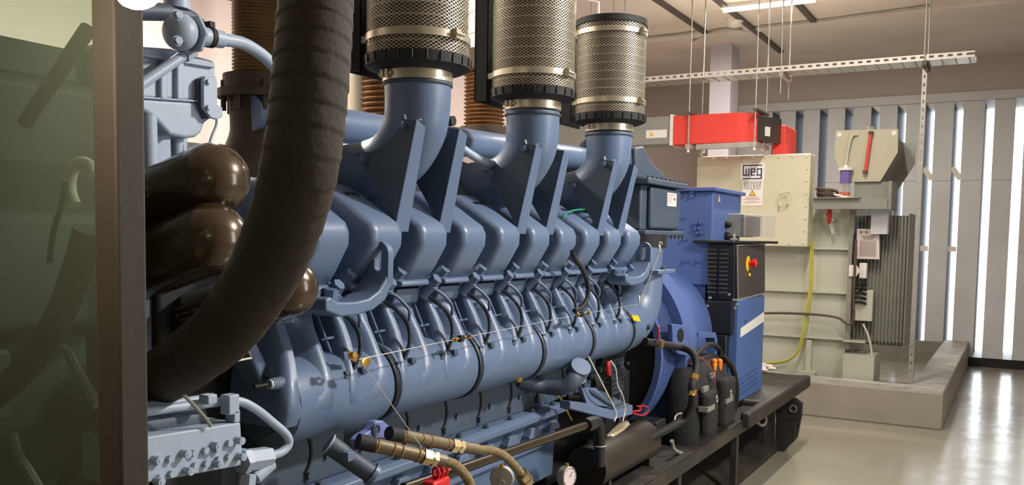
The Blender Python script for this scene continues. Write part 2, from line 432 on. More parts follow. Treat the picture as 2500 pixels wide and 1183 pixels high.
# conduit and smoke detector
pts = [at('Z', 4.105, x, y) for x, y in ((1575, 92), (1650, 84), (1705, 76))]
tag(obj('conduit', MB().tube(pts, 0.013, 8), M_ZINC), 'short straight galvanised conduit on the ceiling behind the third mesh filter', 'conduit')
pts = [at('Z', 4.104, x, y) for x, y in ((1690, 100), (1745, 74), (1800, 71), (1828, 74), (1862, 64), (1990, 51), (2120, 34), (2270, 14))]
tag(obj('conduit', MB().tube(pts, 0.014, 8), M_ZINC), 'long galvanised ceiling conduit bending past the smoke detector', 'conduit')
p = at('Z', 4.06, 1793, 58)
t = thing('smoke_detector', 'round white smoke detector on the ceiling beside the conduit', 'detector', (p.x, p.y, 4.02))
obj('detector_body', MB().lathe([(0.04, 0.0), (0.075, 0.02), (0.08, 0.06)], (p.x, p.y, 4.02)), M_FIT, t)
obj('base_ring', MB().cyl((p.x, p.y, 4.08), (p.x, p.y, ZC), 0.095), M_FIT, t)
# cable tray
TY, TZ = 8.8, 3.28
tr = thing('cable_tray', 'long perforated galvanised cable tray hanging below the ceiling', 'cable tray', (-2, TY, TZ))
obj('tray_bottom', MB().box(-4.4, -0.40, TY, TY+0.30, TZ-0.004, TZ), M_STEEL, tr)
b = MB(); x = -4.4
b.box(-4.4, -0.40, TY-0.003, TY, TZ-0.004, TZ+0.016); b.box(-4.4, -0.40, TY-0.003, TY, TZ+0.036, TZ+0.05)
while x < -0.45:
    b.box(x, x+0.035, TY-0.003, TY, TZ+0.016, TZ+0.036); x += 0.075
obj('slotted_flange', b, M_FIT, tr)
obj('slotted_flange', MB().box(-4.4, -0.40, TY+0.30, TY+0.303, TZ-0.004, TZ+0.05), M_STEEL, tr)
b = MB(); x = -4.3
while x < -0.42:
    b.box(x, x+0.012, TY+0.01, TY+0.29, TZ-0.008, TZ-0.0042); x += 0.11
obj('tray_rib', b, M_ZINC, tr, kind='stuff')
for x in (-2.06, -0.80):
    obj('cross_bracket', MB().box(x-0.02, x+0.02, TY-0.03, TY+0.36, TZ-0.05, TZ-0.009), M_DARKST if x > -1 else M_ZINC, tr)
    for y in (TY-0.02, TY+0.33):
        obj('hanger_rod', MB().cyl((x, y, TZ-0.22 if x < -1 or y > TY+0.1 else TZ-0.05), (x, y, ZC), 0.0055, n=8), M_ZINC, tr)
# slotted strut post
t = thing('strut_post', 'slotted galvanised strut post standing inside the low wall up to the cable tray', 'post', (-0.805, 8.92, 0))
b = MB().box(-0.825, -0.822, 8.92, 8.96, 0.0, TZ-0.01).box(-0.787, -0.784, 8.92, 8.96, 0.0, TZ-0.01)
b.box(-0.825, -0.812, 8.918, 8.921, 0.0, TZ-0.01).box(-0.797, -0.784, 8.918, 8.921, 0.0, TZ-0.01)
z = 0.02
while z < TZ-0.05:
    b.box(-0.812, -0.797, 8.918, 8.921, z, z+0.045); z += 0.075
obj('slotted_channel', b, M_ZINC, t)
# free rods near the third filter
for i, (px, py, lb) in enumerate(((1443, 78, 'leftmost thin threaded rod hanging above the third mesh filter'), (1497, 75, 'middle threaded rod hanging above the third mesh filter'), (1524, 78, 'rightmost thin threaded rod hanging above the third mesh filter'))):
    q = at('Y', 7.5, px, py)
    tag(obj('threaded_rod', MB().cyl((q.x, 7.5, 3.35), (q.x, 7.5, ZC), 0.006, n=8), M_ZINC), lb, 'rod', 'threaded rods hanging behind the third filter')
# pendant hanger hook near filter two
q0, q1, q2, q3 = at('Y', 5.2, 1410, 2), at('Y', 5.2, 1462, 6), at('Y', 5.2, 1460, 70), at('Y', 5.2, 1416, 40)
b = MB().tube([q0+V((0, 0, 0.9)), q0+V((0, 0, 0.02)), q1, q1+V((0.0, 0, -0.02)), q2], 0.008, 8, smooth=False); tag(obj('bent_hanger', b, M_FIT), 'white bent hanger rod beside the top of the second mesh filter', 'rod')

# busbar trunking
TB = 8.5
def pz(x, y): return at('Y', TB, x, y)
bt = thing('busbar_trunking', 'red and grey busbar trunking hanging above the cream cable box', 'trunking', (-2.7, TB+0.15, 2.58))
obj('grey_duct', MB().box(-5.0, -3.05, TB, TB+0.30, 2.59, 2.865), M_GREY, bt, bevel=0.005)
obj('joint_flange', MB().box(-3.065, -3.035, TB-0.015, TB+0.315, 2.575, 2.88), M_FIT, bt)
obj('red_duct', MB().box(-3.035, -2.37, TB, TB+0.30, 2.58, 2.865), M_RED, bt, bevel=0.006)
obj('red_duct_corner', MB().prism([(-2.37, TB), (-2.22, TB+0.12), (-2.22, TB+0.30), (-2.37, TB+0.30)], 'Z', 2.58, 2.862), M_RED, bt)
obj('grey_duct_end', MB().prism([(-2.22, TB+0.10), (-2.08, TB+0.45), (-2.20, TB+1.0), (-2.22, TB+1.0)], 'Z', 2.60, 2.84), M_PANEL, bt)
obj('red_duct_end', MB().box(-2.16, -2.035, TB+0.45, TB+0.95, 2.44, 2.78), M_RED, bt, bevel=0.01)
for a, c in (((-3.32, -3.10), (2.70, 2.80)),):
    s = obj('warning_label', MB().box(a[0], a[1], TB-0.004, TB, 2.655, 2.735), M_WHITE, bt)
    b = MB().prism([(-3.285, 2.675), (-3.235, 2.675), (-3.26, 2.72)], 'Y', TB-0.006, TB-0.003); obj('warning_triangle', b, M_YEL, s)
s = obj('rating_label', MB().bar((-2.175, TB+0.205, 2.70), (-2.145, TB+0.28, 2.70), 0.004, 0.09), M_WHITE, bt)
for (xx, nm) in ((-2.86, 0), (-2.21, 0)):
    obj('support_channel', MB().box(xx-0.025, xx+0.025, TB-0.06, TB+0.42, 2.53, 2.575), M_ZINC, bt)
    obj('top_channel', MB().box(xx-0.02, xx+0.02, TB-0.06, TB+0.40, 2.868, 2.89), M_DARKST, bt)
    for y in (TB-0.04, TB+0.37):
        obj('hanger_rod', MB().cyl((xx, y, 2.50), (xx, y, ZC), 0.006, n=8), M_ZINC, bt)
        obj('rod_nut', MB().cyl((xx, y, 2.495), (xx, y, 2.53), 0.014, n=6), M_FIT, bt)
obj('support_channel', MB().bar((-2.78, TB-0.02, 2.545), (-2.22, TB-0.02, 2.552), 0.05, 0.05), M_ZINC, bt)

# ================================================================== TRANSFORMER
FY = 8.87
tf = thing('transformer', 'cream and grey-green oil transformer behind the low wall', 'transformer', (-1.9, 9.4, 0.3))
tank = obj('tank', MB().box(-3.0, -1.42, 9.12, 10.3, 0.0, 2.0), M_TANK, tf, bevel=0.01)
for z in (1.575, 1.145, 0.69):
    split('stiffener_rail', MB().box(-3.0, -1.40, 9.06, 9.119, z-0.012, z+0.012), M_TANK, tf)
obj('foot', MB().box(-1.78, -1.73, 9.05, 9.119, 0.34, 0.66).box(-1.83, -1.68, 9.0, 9.119, 0.30, 0.345), M_TANK, tf)
cb = obj('cable_box', MB().box(-2.90, -1.77, FY, 9.10, 1.585, 2.49), M_CREAM, tf, bevel=0.012)
b = MB()
for i in range(9):
    x = -2.86+i*(1.05/8)
    b.ball((x, FY-0.002, 2.46), 0.013, (1, 0.5, 1), 8)
    if i > 0: b.ball((x, FY-0.002, 1.615), 0.013, (1, 0.5, 1), 8)
for i in range(1, 7):
    b.ball((-2.87, FY-0.002, 2.46-i*0.125), 0.013, (1, 0.5, 1), 8); b.ball((-1.80, FY-0.002, 2.46-i*0.12), 0.013, (1, 0.5, 1), 8)
split('bolt_head', b, M_CREAM, cb)
b = MB().tube([(-2.045, FY, 2.10), (-2.045, FY-0.05, 2.10), (-2.045, FY-0.05, 1.98), (-2.045, FY, 1.98)], 0.006, 8, smooth=False)
b.tube([(-1.965, FY, 2.12), (-1.965, FY-0.05, 2.12), (-1.965, FY-0.05, 2.0), (-1.965, FY, 2.0)], 0.006, 8, smooth=False)
b.cyl((-2.045, FY-0.05, 2.10), (-1.965, FY-0.05, 2.12), 0.005, n=8).cyl((-2.045, FY-0.05, 1.98), (-1.965, FY-0.05, 2.0), 0.005, n=8)
obj('lifting_handle', b, M_CREAM, cb)
# logo sign
def weg_sign():
    t = thing('maker_sign', 'white square sign with the blue WEG logo on the cream box', 'sign', (-2.325, FY, 2.232))
    x0, x1, z0, z1 = -2.448, -2.205, 2.232, 2.408
    obj('sign_plate', MB().box(x0, x1, FY-0.006, FY-0.001, z0, z1), M_WHITE, t)
    b = MB()
    def st(a0, a1, c0, c1):   # strokes in a 24 x 17 grid
        w, h = (x1-x0)/28, (z1-z0)/20
        b.box(x0+w*(2+a0), x0+w*(2+a1), FY-0.0085, FY-0.006, z0+h*(2+c0), z0+h*(2+c1))
    st(1, 23, 15, 16.2); st(1, 2.2, 5, 16); st(1, 23, 0, 1.2)
    st(1, 8.6, 4, 5.2); st(4.2, 5.4, 4, 12); st(7.4, 8.6, 4, 12)
    st(10.2, 15.4, 4, 5.2); st(10.2, 11.4, 4, 12); st(10.2, 15.4, 10.8, 12); st(14.2, 15.4, 7.4, 12); st(10.2, 15.4, 7.4, 8.6)
    st(17, 18.2, 4, 12); st(17, 22.6, 4, 5.2); st(17, 22.6, 10.8, 12); st(21.6, 23, 1.0, 12)
    obj('logo', b, M_NAVY, t)
weg_sign()
t = thing('danger_notice', 'white danger notice with yellow triangle below the logo sign', 'sign', (-2.32, FY, 1.985))
obj('notice_plate', MB().box(-2.425, -2.215, FY-0.005, FY-0.001, 1.985, 2.23), M_WHITE, t)
for k, w in enumerate(('DANGER', 'GEVAAR', 'INGOZI')):
    text_mesh(w, 0.036, (-2.32, FY-0.006, 2.212-k*0.027), (1, 0, 0), (0, 0, 1), m=M_BROWNPR, parent=t, spacing=1.35)
b = MB().prism([(-2.355, 2.085), (-2.285, 2.085), (-2.32, 2.14)], 'Y', FY-0.0065, FY-0.005); tri = obj('warning_triangle', b, M_BLACK, t)
obj('triangle_face', MB().prism([(-2.346, 2.090), (-2.294, 2.090), (-2.32, 2.131)], 'Y', FY-0.0075, FY-0.0065), M_YEL, tri)
b = MB()
for k, (z, w) in enumerate(((2.072, 0.06), (2.060, 0.07), (2.048, 0.085), (2.030, 0.05), (2.018, 0.085))): b.box(-2.32-w, -2.32+w, FY-0.006, FY-0.005, z-0.0018, z+0.0018)
obj('fine_print', b, M_REDPR, t)
# conservator
cv = thing('conservator_tank', 'grey-green angular conservator tank above the transformer radiator', 'tank', (-1.28, 9.4, 2.2))
prof = [(-1.555, 2.70), (-1.005, 2.69), (-1.0, 2.475), (-1.14, 2.21), (-1.43, 2.21), (-1.56, 2.45)]
obj('tank_shell', MB().prism([(-1.50, 2.66), (-1.05, 2.65), (-1.04, 2.49), (-1.16, 2.22), (-1.42, 2.22), (-1.51, 2.46)], 'Y', 8.915, 9.75), M_TANKD, cv)
obj('front_plate', MB().prism(prof, 'Y', 8.90, 8.915), M_CONS, cv)
obj('rear_plate', MB().prism([(x+0.07, z-0.04 if z > 2.4 else z-0.02) for x, z in prof], 'Y', 9.75, 9.765), M_TANKD, cv)
split('lifting_hole', MB().cyl((-1.52, 8.897, 2.66), (-1.52, 8.90, 2.66), 0.022, n=20).cyl((-1.04, 8.897, 2.655), (-1.04, 8.90, 2.655), 0.022, n=20), M_FIT, cv)
obj('filler_cap', MB().cyl((-1.25, 9.0, 2.69), (-1.25, 9.0, 2.73), 0.04), M_TANKD, cv)
lg = obj('level_gauge', MB().cyl((-1.27, 8.87, 2.30), (-1.235, 8.87, 2.66), 0.016, n=14), M_TUBE, cv)
obj('gauge_end', MB().cyl((-1.235, 8.87, 2.645), (-1.233, 8.87, 2.675), 0.022, n=12).cyl((-1.272, 8.87, 2.285), (-1.27, 8.87, 2.31), 0.022, n=12).cyl((-1.235, 8.87, 2.66), (-1.235, 8.90, 2.66), 0.01).cyl((-1.27, 8.87, 2.30), (-1.27, 8.90, 2.30), 0.01), M_BROWNC, lg)
# breather
q = at('Y', 8.86, 2064, 440)
br = thing('silica_breather', 'purple and amber silica gel breather jar beside the conservator', 'breather', (q.x, 8.86, 2.055))
x = q.x
obj('base_cap', MB().cyl((x, 8.86, 2.055), (x, 8.86, 2.075), 0.058), M_FIT, br)
obj('oil_cup', MB().cyl((x, 8.86, 2.075), (x, 8.86, 2.11), 0.048), M_GELO, br)
obj('clear_section', MB().cyl((x, 8.86, 2.11), (x, 8.86, 2.20), 0.048), M_CLEAR, br)
obj('gel_section', MB().cyl((x, 8.86, 2.20), (x, 8.86, 2.315), 0.05), M_PURPLE, br)
obj('middle_band', MB().cyl((x, 8.86, 2.195), (x, 8.86, 2.205), 0.057), M_PURPLE, br)
obj('top_cap', MB().cyl((x, 8.86, 2.315), (x, 8.86, 2.34), 0.066).cyl((x, 8.86, 2.34), (x, 8.86, 2.365), 0.02), M_FIT, br)
obj('vent_pipe', MB().tube([(x, 8.86, 2.36), (x+0.01, 8.86, 2.48), (x+0.03, 8.86, 2.6), (x+0.05, 8.875, 2.645), (x+0.09, 8.895, 2.65)], 0.012, 10), M_TANK, br)
# support and radiator
sp = thing('conservator_bracket', 'grey-green steel bracket box carrying the conservator and breather', 'bracket', (-1.4, 9.0, 1.95))
obj('beam', MB().box(-1.72, -1.06, 8.82, 9.0, 1.95, 2.05), M_TANKD, sp)
obj('shelf', MB().box(-1.73, -1.30, 8.78, 9.0, 2.051, 2.06), M_TANKD, sp)
obj('pedestal', MB().box(-1.37, -1.06, 8.93, 9.3, 2.051, 2.209), M_TANKD, sp)
obj('side_plate', MB().box(-1.059, -1.03, 8.84, 9.3, 1.95, 2.209), M_TANKD, sp)
obj('neck_box', MB().box(-1.22, -1.07, 9.0, 9.3, 1.72, 1.949), M_LOUV, sp)
t = thing('cable_coil', 'coil of brown cable lying on the bracket left of the breather', 'coil', (-1.62, 8.86, 2.06))
obj('coil', MB().torus((-1.61, 8.87, 2.085), (0.1, 0.2, 1), 0.085, 0.012).torus((-1.60, 8.87, 2.11), (0.0, 0.3, 1), 0.09, 0.012).torus((-1.62, 8.87, 2.135), (0.1, 0.1, 1), 0.085, 0.012), M_BROWNC, t)
obj('loose_end', MB().tube([(-1.54, 8.83, 2.09), (-1.50, 8.80, 2.08), (-1.45, 8.83, 2.072)], 0.01, 8), M_FIT, t)
rd = thing('radiator_bank', 'grey finned radiator bank at the right of the transformer', 'radiator', (-1.15, 9.4, 0.6))
for i in range(14):
    x = -1.36+i*0.033
    obj('fin', MB().box(x, x+0.012, 9.16, 9.75, 0.66, 1.90), M_TANKD, rd, bevel=0.004, seg=2)
obj('core_panel', MB().box(-1.36, -0.91, 9.19, 9.70, 0.68, 1.88), M_TANKD, rd)
obj('header', MB().box(-1.40, -0.90, 9.25, 9.65, 1.881, 1.90).box(-1.40, -0.90, 9.25, 9.65, 0.64, 0.679), M_TANKD, rd)
obj('end_panel', MB().box(-0.905, -0.895, 9.14, 9.8, 0.64, 1.92), M_TANKD, rd)
t = thing('support_frame', 'tall grey steel support upright beside the transformer tank', 'frame', (-1.37, 9.1, 0.3))
obj('upright', MB().box(-1.415, -1.37, 9.02, 9.11, 0.60, 1.95), M_TANKD, t)
obj('foot_box', MB().box(-1.41, -1.13, 8.95, 9.40, 0.0, 0.56), M_TANK, t)
obj('lug', MB().poly3([(-1.40, 9.0, 1.42), (-1.33, 9.0, 1.42), (-1.30, 9.0, 1.37), (-1.33, 9.0, 1.31), (-1.40, 9.0, 1.31)], (0, 0.012, 0)), M_FIT, t)
obj('step_plate', MB().box(-1.42, -1.22, 8.97, 9.13, 0.675, 0.69), M_TANK, t)
# red valve handle
t = thing('valve_lever', 'red valve lever hanging at the upper right of the transformer tank', 'valve', (-1.6, 9.0, 1.78))
obj('lever', MB().ball((-1.60, 9.0, 1.90), 0.09, (0.26, 0.25, 1)), M_REDP, t)
obj('stem', MB().bar((-1.59, 9.03, 1.84), (-1.56, 9.03, 1.72), 0.04, 0.03).cyl((-1.59, 9.01, 1.84), (-1.59, 9.12, 1.84), 0.02), M_TANK, t)
# sheet of instructions
t = thing('instruction_sheet', 'pale punched instruction sheet hanging on the radiator', 'paper', (-1.24, 9.0, 1.49))
obj('sheet', MB().poly3([(-1.350, 9.05, 1.770), (-1.150, 9.05, 1.765), (-1.135, 9.06, 1.480), (-1.345, 9.06, 1.480)], (0, 0.002, 0)), M_PINKP, t)
b = MB()
for k in range(4): b.box(-1.32+k*0.045, -1.295+k*0.045, 9.046, 9.049, 1.725, 1.75)
for k in range(3): b.box(-1.31+0.01*k, -1.18-0.01*k, 9.046, 9.049, 1.700-k*0.014, 1.705-k*0.014)
for k in range(14): b.box(-1.32, -1.17, 9.050, 9.053, 1.655-k*0.011, 1.657-k*0.011)
obj('printing', b, M_TEXT, t)
# controller on radiator
t = thing('junction_box', 'small white junction box with black cables under the instruction sheet', 'junction box', (-1.28, 9.1, 0.9))
obj('small_box', MB().box(-1.32, -1.25, 9.08, 9.15, 1.29, 1.44), M_WHITE, t, bevel=0.008)
obj('lower_box', MB().box(-1.36, -1.18, 9.06, 9.15, 0.88, 1.18), M_TANK, t, bevel=0.006)
for k in range(5):
    z = 1.24-k*0.045
    obj('cable_loop', MB().tube([(-1.37, 9.06, z-0.03), (-1.34, 9.02, z), (-1.29, 9.01, z+0.005), (-1.24, 9.05, z-0.01)], 0.012, 8), M_BLKM, t)
obj('riser_cable', MB().tube([(-1.29, 9.1, 1.30), (-1.28, 9.05, 1.2), (-1.33, 9.03, 1.15), (-1.37, 9.04, 1.2), (-1.375, 9.03, 1.4), (-1.37, 9.03, 1.72)], 0.012, 8), M_BLKM, t)
def cable(name, label, pts, r, m, cat='cable', ax=None, group=None, n=8):
    P = [at(ax[0], ax[1], x, y) for x, y in pts] if ax else pts
    return tag(obj(name, MB().tube(P, r, n), m), label, cat, group)
cable('power_cable', 'white cable dropping from the radiator box to the low wall', [(2107, 790), (2120, 820), (2128, 860), (2126, 890), (2124, 915), (2132, 930)], 0.009, M_WHITEC, ax=('Y', 9.05))
cable('power_cable', 'brown conduit cable crossing the tank and rising beside the upright', [(1850, 764), (1920, 764), (2000, 768), (2045, 775), (2065, 788), (2078, 790), (2084, 770), (2084, 720), (2087, 650), (2090, 585)], 0.012, M_BROWNC, ax=('Y', 8.98))
for k, (dx, lb) in enumerate(((0, 'left one of two yellow-green earth cables curving down the tank'), (5, 'right one of two yellow-green earth cables curving down the tank'))):
    cable('earth_cable', lb, [(1981+dx, 590), (1979+dx, 640), (1977+dx, 700), (1968+dx, 760), (1957+dx, 820), (1944+dx*0.6, 860), (1915, 880+dx*0.6), (1860, 886+dx)], 0.009, M_YG, ax=('Y', 9.0+0.01*k), group='earth cables on the tank')

# ================================================================== SKID BASE
SK = thing('skid_base', 'long black steel base frame under the generator', 'base frame', (-2.35, 4, 0))
XS = -1.45
obj('deck_beam', MB().box(XS-0.02, XS, 1.0, 6.0, 0.43, 0.51).box(XS-0.14, XS, 1.0, 6.0, 0.502, 0.512), M_SKID, SK, bevel=0.003)
obj('deck_plate', MB().box(-1.75, XS-0.02, 1.0, 6.0, 0.47, 0.50), M_SKID, SK)
obj('rear_deck', MB().box(-3.1, -1.42, 6.0, 7.36, 0.50, 0.555), M_SKID, SK, bevel=0.02)
obj('rear_deck_edge', MB().box(-1.47, -1.40, 5.5, 7.36, 0.46, 0.56), M_SKID, SK, bevel=0.02)
obj('main_beam', MB().box(-1.95, -1.80, 1.0, 7.1, 0.10, 0.47).box(-3.0, -2.85, 1.0, 7.1, 0.10, 0.47), M_SKID, SK)
obj('floor_rail', MB().box(-1.95, -1.55, 1.0, 7.05, 0.0, 0.03).prism([(-1.80, 0.03), (-1.545, 0.03), (-1.545, 0.05), (-1.80, 0.16)], 'Y', 1.0, 6.9), M_SKID, SK)
for y in (3.2, 4.35, 5.45):
    obj('deck_support', MB().box(XS-0.06, XS-0.02, y, y+0.05, 0.05, 0.43), M_SKID, SK, bevel=0.003)
obj('end_beam', MB().box(-3.1, -1.6, 6.75, 7.05, 0.0, 0.42), M_SKID, SK, bevel=0.005)
tl = [(at('Y', 7.0, x, y)) for x, y in ((1893, 975), (1940, 972), (1958, 985), (1956, 1015), (1945, 1070), (1895, 1065))]
lug = obj('towing_lug', MB().poly3(tl, (0, 0.05, 0)), M_SKID, SK, bevel=0.004)
q = at('Y', 6.99, 1936, 997)
obj('lug_hole', MB().torus(q, (0, 1, 0), 0.026, 0.007, 20, 6), M_STEEL, lug)
obj('lug_bore', MB().cyl(q+V((0, 0.004, 0)), q+V((0, 0.012, 0)), 0.026), M_BLACK, lug)
tl = [(at('Y', 6.95, x, y)) for x, y in ((1893, 1030), (1942, 1028), (1940, 1075), (1905, 1108), (1890, 1108))]
obj('lug_gusset', MB().poly3(tl, (0, 0.10, 0)), M_SKID, SK, bevel=0.004)
b = MB()
for i in range(12):
    b.cyl((XS-0.001, 1.6+i*0.36, 0.475), (XS+0.0015, 1.6+i*0.36, 0.475), 0.007, n=10)
obj('edge_hole', b, M_BLACK, SK, kind='stuff')
cable('grey_hose_loop', 'grey hose drooping below the base deck edge', [(1640, 1075), (1650, 1100), (1700, 1115), (1735, 1100), (1755, 1062)], 0.011, M_TANKD, ax=('X', -1.5))
cable('grey_hose_loop', 'short grey hose loop hanging beside the towing lug', [(1838, 1000), (1848, 1028), (1862, 1038), (1870, 1028), (1866, 1010), (1850, 1000)], 0.010, M_TANKD, ax=('X', -1.5))

# ================================================================== ENGINE
PIT_Y = 0.24
def cy(n): return 1.79+PIT_Y*n
EN = thing('diesel_engine', 'large blue V diesel engine with ten rocker covers in a row', 'engine', (-2.35, 3.1, 0.55))
obj('crankcase', MB().box(-2.85, -1.86, 1.62, 4.35, 0.92, 1.25).prism([(-2.85, 1.25), (-1.86, 1.25), (-2.0, 1.52), (-2.7, 1.52)], 'Y', 1.62, 4.35), M_LEAD, EN)  # blue block; shade between the runners put into this darker colour
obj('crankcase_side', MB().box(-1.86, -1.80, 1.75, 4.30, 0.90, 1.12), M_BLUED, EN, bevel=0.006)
b = MB()
for i in range(11):
    y = 1.90+i*0.24
    obj('door_seal', MB().torus((-1.80, y-0.03, 1.0), (1, 0, 0), 0.085, 0.007, 20, 6, -0.85, 0.85), M_BLACK, EN)
    b.hexb((-1.80, y+0.04, 0.93), (1, 0, 0), 0.012, 0.014); b.hexb((-1.80, y+0.02, 1.07), (1, 0, 0), 0.010, 0.012)
    b.hexb((-1.80, y+0.12, 0.97), (1, 0, 0), 0.009, 0.010)
split('crankcase_bolt', b, M_BLUED, EN)
# sump
sump = obj('sump', MB().prism([(-2.6, 0.90), (-1.755, 0.90), (-1.735, 0.885), (-1.735, 0.86), (-1.77, 0.85), (-1.79, 0.78), (-1.80, 0.56), (-2.6, 0.56)], 'Y', 1.85, 3.55), M_BLUE, EN, bevel=0.005)
b = MB()
for i in range(9): b.hexb((-1.765, 1.95+i*0.19, 0.90), (0, 0, 1), 0.011, 0.014)
split('sump_bolt', b, M_BLUED, sump)
b = MB()
for i in range(9):
    y = 1.93+i*0.185
    b.prism([(y, 0.79), (y+0.10, 0.79), (y+0.10, 0.80), (y+0.075, 0.835), (y+0.025, 0.835), (y, 0.80)], 'X', -1.79, -1.745)
split('sump_pad', b, M_BLUE, sump, bevel=0.006)
obj('sump_rib', MB().box(-1.80, -1.77, 1.85, 3.55, 0.725, 0.745), M_BLUE, sump, bevel=0.004)
obj('rear_lower_block', MB().box(-2.6, -1.83, 3.55, 4.55, 0.50, 0.92), M_BLKM, EN)
# cylinder heads (blue body under covers, gap shade put into the darker colour)
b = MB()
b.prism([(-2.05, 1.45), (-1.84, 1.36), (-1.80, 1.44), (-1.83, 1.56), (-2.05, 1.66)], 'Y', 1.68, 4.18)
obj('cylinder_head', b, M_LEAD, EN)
# rocker covers
PR = [(-2.02, 1.70), (-1.955, 1.775), (-1.89, 1.803), (-1.80, 1.797), (-1.70, 1.742), (-1.605, 1.682), (-1.592, 1.655), (-1.594, 1.615), (-1.635, 1.548), (-1.668, 1.502), (-1.72, 1.498), (-1.78, 1.53), (-1.83, 1.58), (-1.95, 1.60)]
def make_cover():
    y0, y1 = cy(0)-0.052, cy(0)+0.108
    rc = obj('rocker_cover', MB().prism(PR, 'Y', y0, y1), M_BLUE, EN, bevel=0.030, seg=6, ang=60, bang=50)
    b = MB()
    for i in range(5):
        y = y0+0.065+i*0.013
        b.bar((-1.752, y, 1.7722), (-1.740 if i % 2 else -1.735, y, 1.7655 if i % 2 else 1.7628), 0.0035, 0.003)
    obj('cast_mark', b, M_BLACK, rc, kind='stuff')
    obj('clamp_nub', MB().hexb((-1.735, y1+0.02, 1.665), (1, 0, 0.2), 0.013, 0.03).cyl((-1.74, y1-0.01, 1.66), (-1.74, y1+0.045, 1.66), 0.010, n=10), M_BLUED, rc)
    return rc
def make_head():
    y = cy(0)+0.028
    pr = [(-1.90, 1.575), (-1.825, 1.565), (-1.775, 1.515), (-1.72, 1.482), (-1.655, 1.485), (-1.655, 1.500), (-1.9, 1.62)]
    h = obj('head_flange', MB().prism(pr, 'Y', y-0.092, y+0.092).prism([(-1.88, 1.56), (-1.80, 1.53), (-1.735, 1.475), (-1.69, 1.475), (-1.712, 1.425), (-1.88, 1.40)], 'Y', y-0.068, y+0.068), M_BLUE, EN, bevel=0.007)
    b = MB()
    for dy, x, z in ((-0.085, -1.685, 1.515), (0.078, -1.665, 1.485), (-0.08, -1.79, 1.575)):
        d = V((0.75, 0, 0.66)).normalized(); p = V((x, y+dy, z))
        b.cyl(p-d*0.05, p, 0.021, n=16); b.cyl(p, p+d*0.008, 0.024, n=16); b.cyl(p+d*0.008, p+d*0.034, 0.021, 0.019, n=6)
    split('head_bolt', b, M_BLUE, h, ang=25)
    return h
def make_runner():
    y = cy(0)+0.025
    rings = []
    #   z, half width, front x, groove depth
    for z, w, xf, g, xi, sh in ((1.425, 0.086, -1.735, 0.0, -1.86, 0), (1.40, 0.085, -1.722, 0.010, -1.86, 0), (1.375, 0.086, -1.706, 0.07, -1.86, -.002), (1.34, 0.089, -1.684, 0.095, -1.86, -.006), (1.30, 0.096, -1.660, 0.090, -1.85, -.014), (1.265, 0.106, -1.640, 0.060, -1.84, -.022), (1.235, 0.111, -1.624, 0.034, -1.83, -.030), (1.205, 0.115, -1.6165, 0.008, -1.82, -.036), (1.175, 0.115, -1.6185, 0.0, -1.80, -.038), (1.14, 0.113, -1.631, 0.0, -1.78, -.038)):
        f = [(-1.0, 0.03), (-0.93, 0.006), (-0.82, 0), (-0.60, 0.0), (-0.52, g*0.5), (-0.47, g*1.15), (-0.38, g*1.2), (-0.15, g*0.95), (0.08, g*0.62), (0.24, g*0.26), (0.36, g*0.06), (0.48, 0.0), (0.64, 0.0), (0.80, 0.004+g*0.12), (0.93, 0.012+g*0.3), (1.0, 0.045+g*0.5)]
        ring = [V((xf-d, y+sh+u*w, z)) for u, d in f] + [V((xi, y+sh+w, z)), V((xi, y+sh-w, z))]
        rings.append(ring)
    r = obj('intake_runner', MB().ring_stack(rings), M_BLUE, EN, ang=60)
    fl = [(-0.088, 0.0), (-0.088, 0.095), (-0.05, 0.108), (-0.03, 0.10), (0.02, 0.10), (0.035, 0.118), (0.07, 0.118), (0.088, 0.1), (0.088, 0.0)]
    fo = obj('runner_flange', MB().prism([(-1.835+b_, y+a) for a, b_ in fl], 'Z', 1.425, 1.440), M_BLUE, r, bevel=0.004, seg=2)
    obj('flange_slot', MB().box(-1.765, -1.738, y-0.006, y+0.022, 1.4402, 1.4415), M_BLACK, r)
    # web between runners
    w = MB()
    a, c = V((-1.74, y+0.10, 1.40)), V((-1.645, y+0.135, 1.25))
    w.bar(V((-1.765, y+0.118, 1.42)), V((-1.69, y+0.130, 1.25)), 0.008, 0.012)
    w.bar(V((-1.715, y+0.09, 1.345)), V((-1.72, y+0.15, 1.345)), 0.008, 0.008)
    split('runner_web', w, M_BLUE, r, bevel=0.002, seg=1)
    return r
def make_harness():
    y = cy(0)+0.025
    P = [(-1.70, y+0.085, 1.455), (-1.675, y+0.115, 1.43), (-1.655, y+0.145, 1.40), (-1.64, y+0.165, 1.36), (-1.635, y+0.165, 1.31), (-1.64, y+0.145, 1.262)]
    pts = curve(P, 14); 
    b = MB().tube(P, 0.0085, 10, k=16, rfun=lambda t: 0.0066+0.0013*math.sin(t*260))
    h = obj('corrugated_lead', b, M_LEAD, EN)
    obj('injector_pipe', MB().tube([(-1.70, y+0.07, 1.475), (-1.665, y+0.115, 1.465), (-1.635, y+0.155, 1.42), (-1.64, y+0.17, 1.38)], 0.0055, 8), M_BLUE, h)
    obj('pipe_union', MB().cyl((-1.70, y+0.06, 1.49), (-1.68, y+0.10, 1.468), 0.016, n=6), M_BLUE, h, ang=25)
    obj('union_cap', MB().cyl((-1.672, y+0.108, 1.470), (-1.66, y+0.122, 1.460), 0.005, n=8), M_BRASS, h)
    obj('lead_clamp', MB().box(-1.665, -1.63, y+0.095, y+0.165, 1.235, 1.247).box(-1.655, -1.632, y+0.10, y+0.125, 1.247, 1.258).box(-1.655, -1.625, y+0.165, y+0.19, 1.243, 1.262), M_BLUED, h, bevel=0.003)
    return h
cov, hd, rn, hn = make_cover(), make_head(), make_runner(), make_harness()
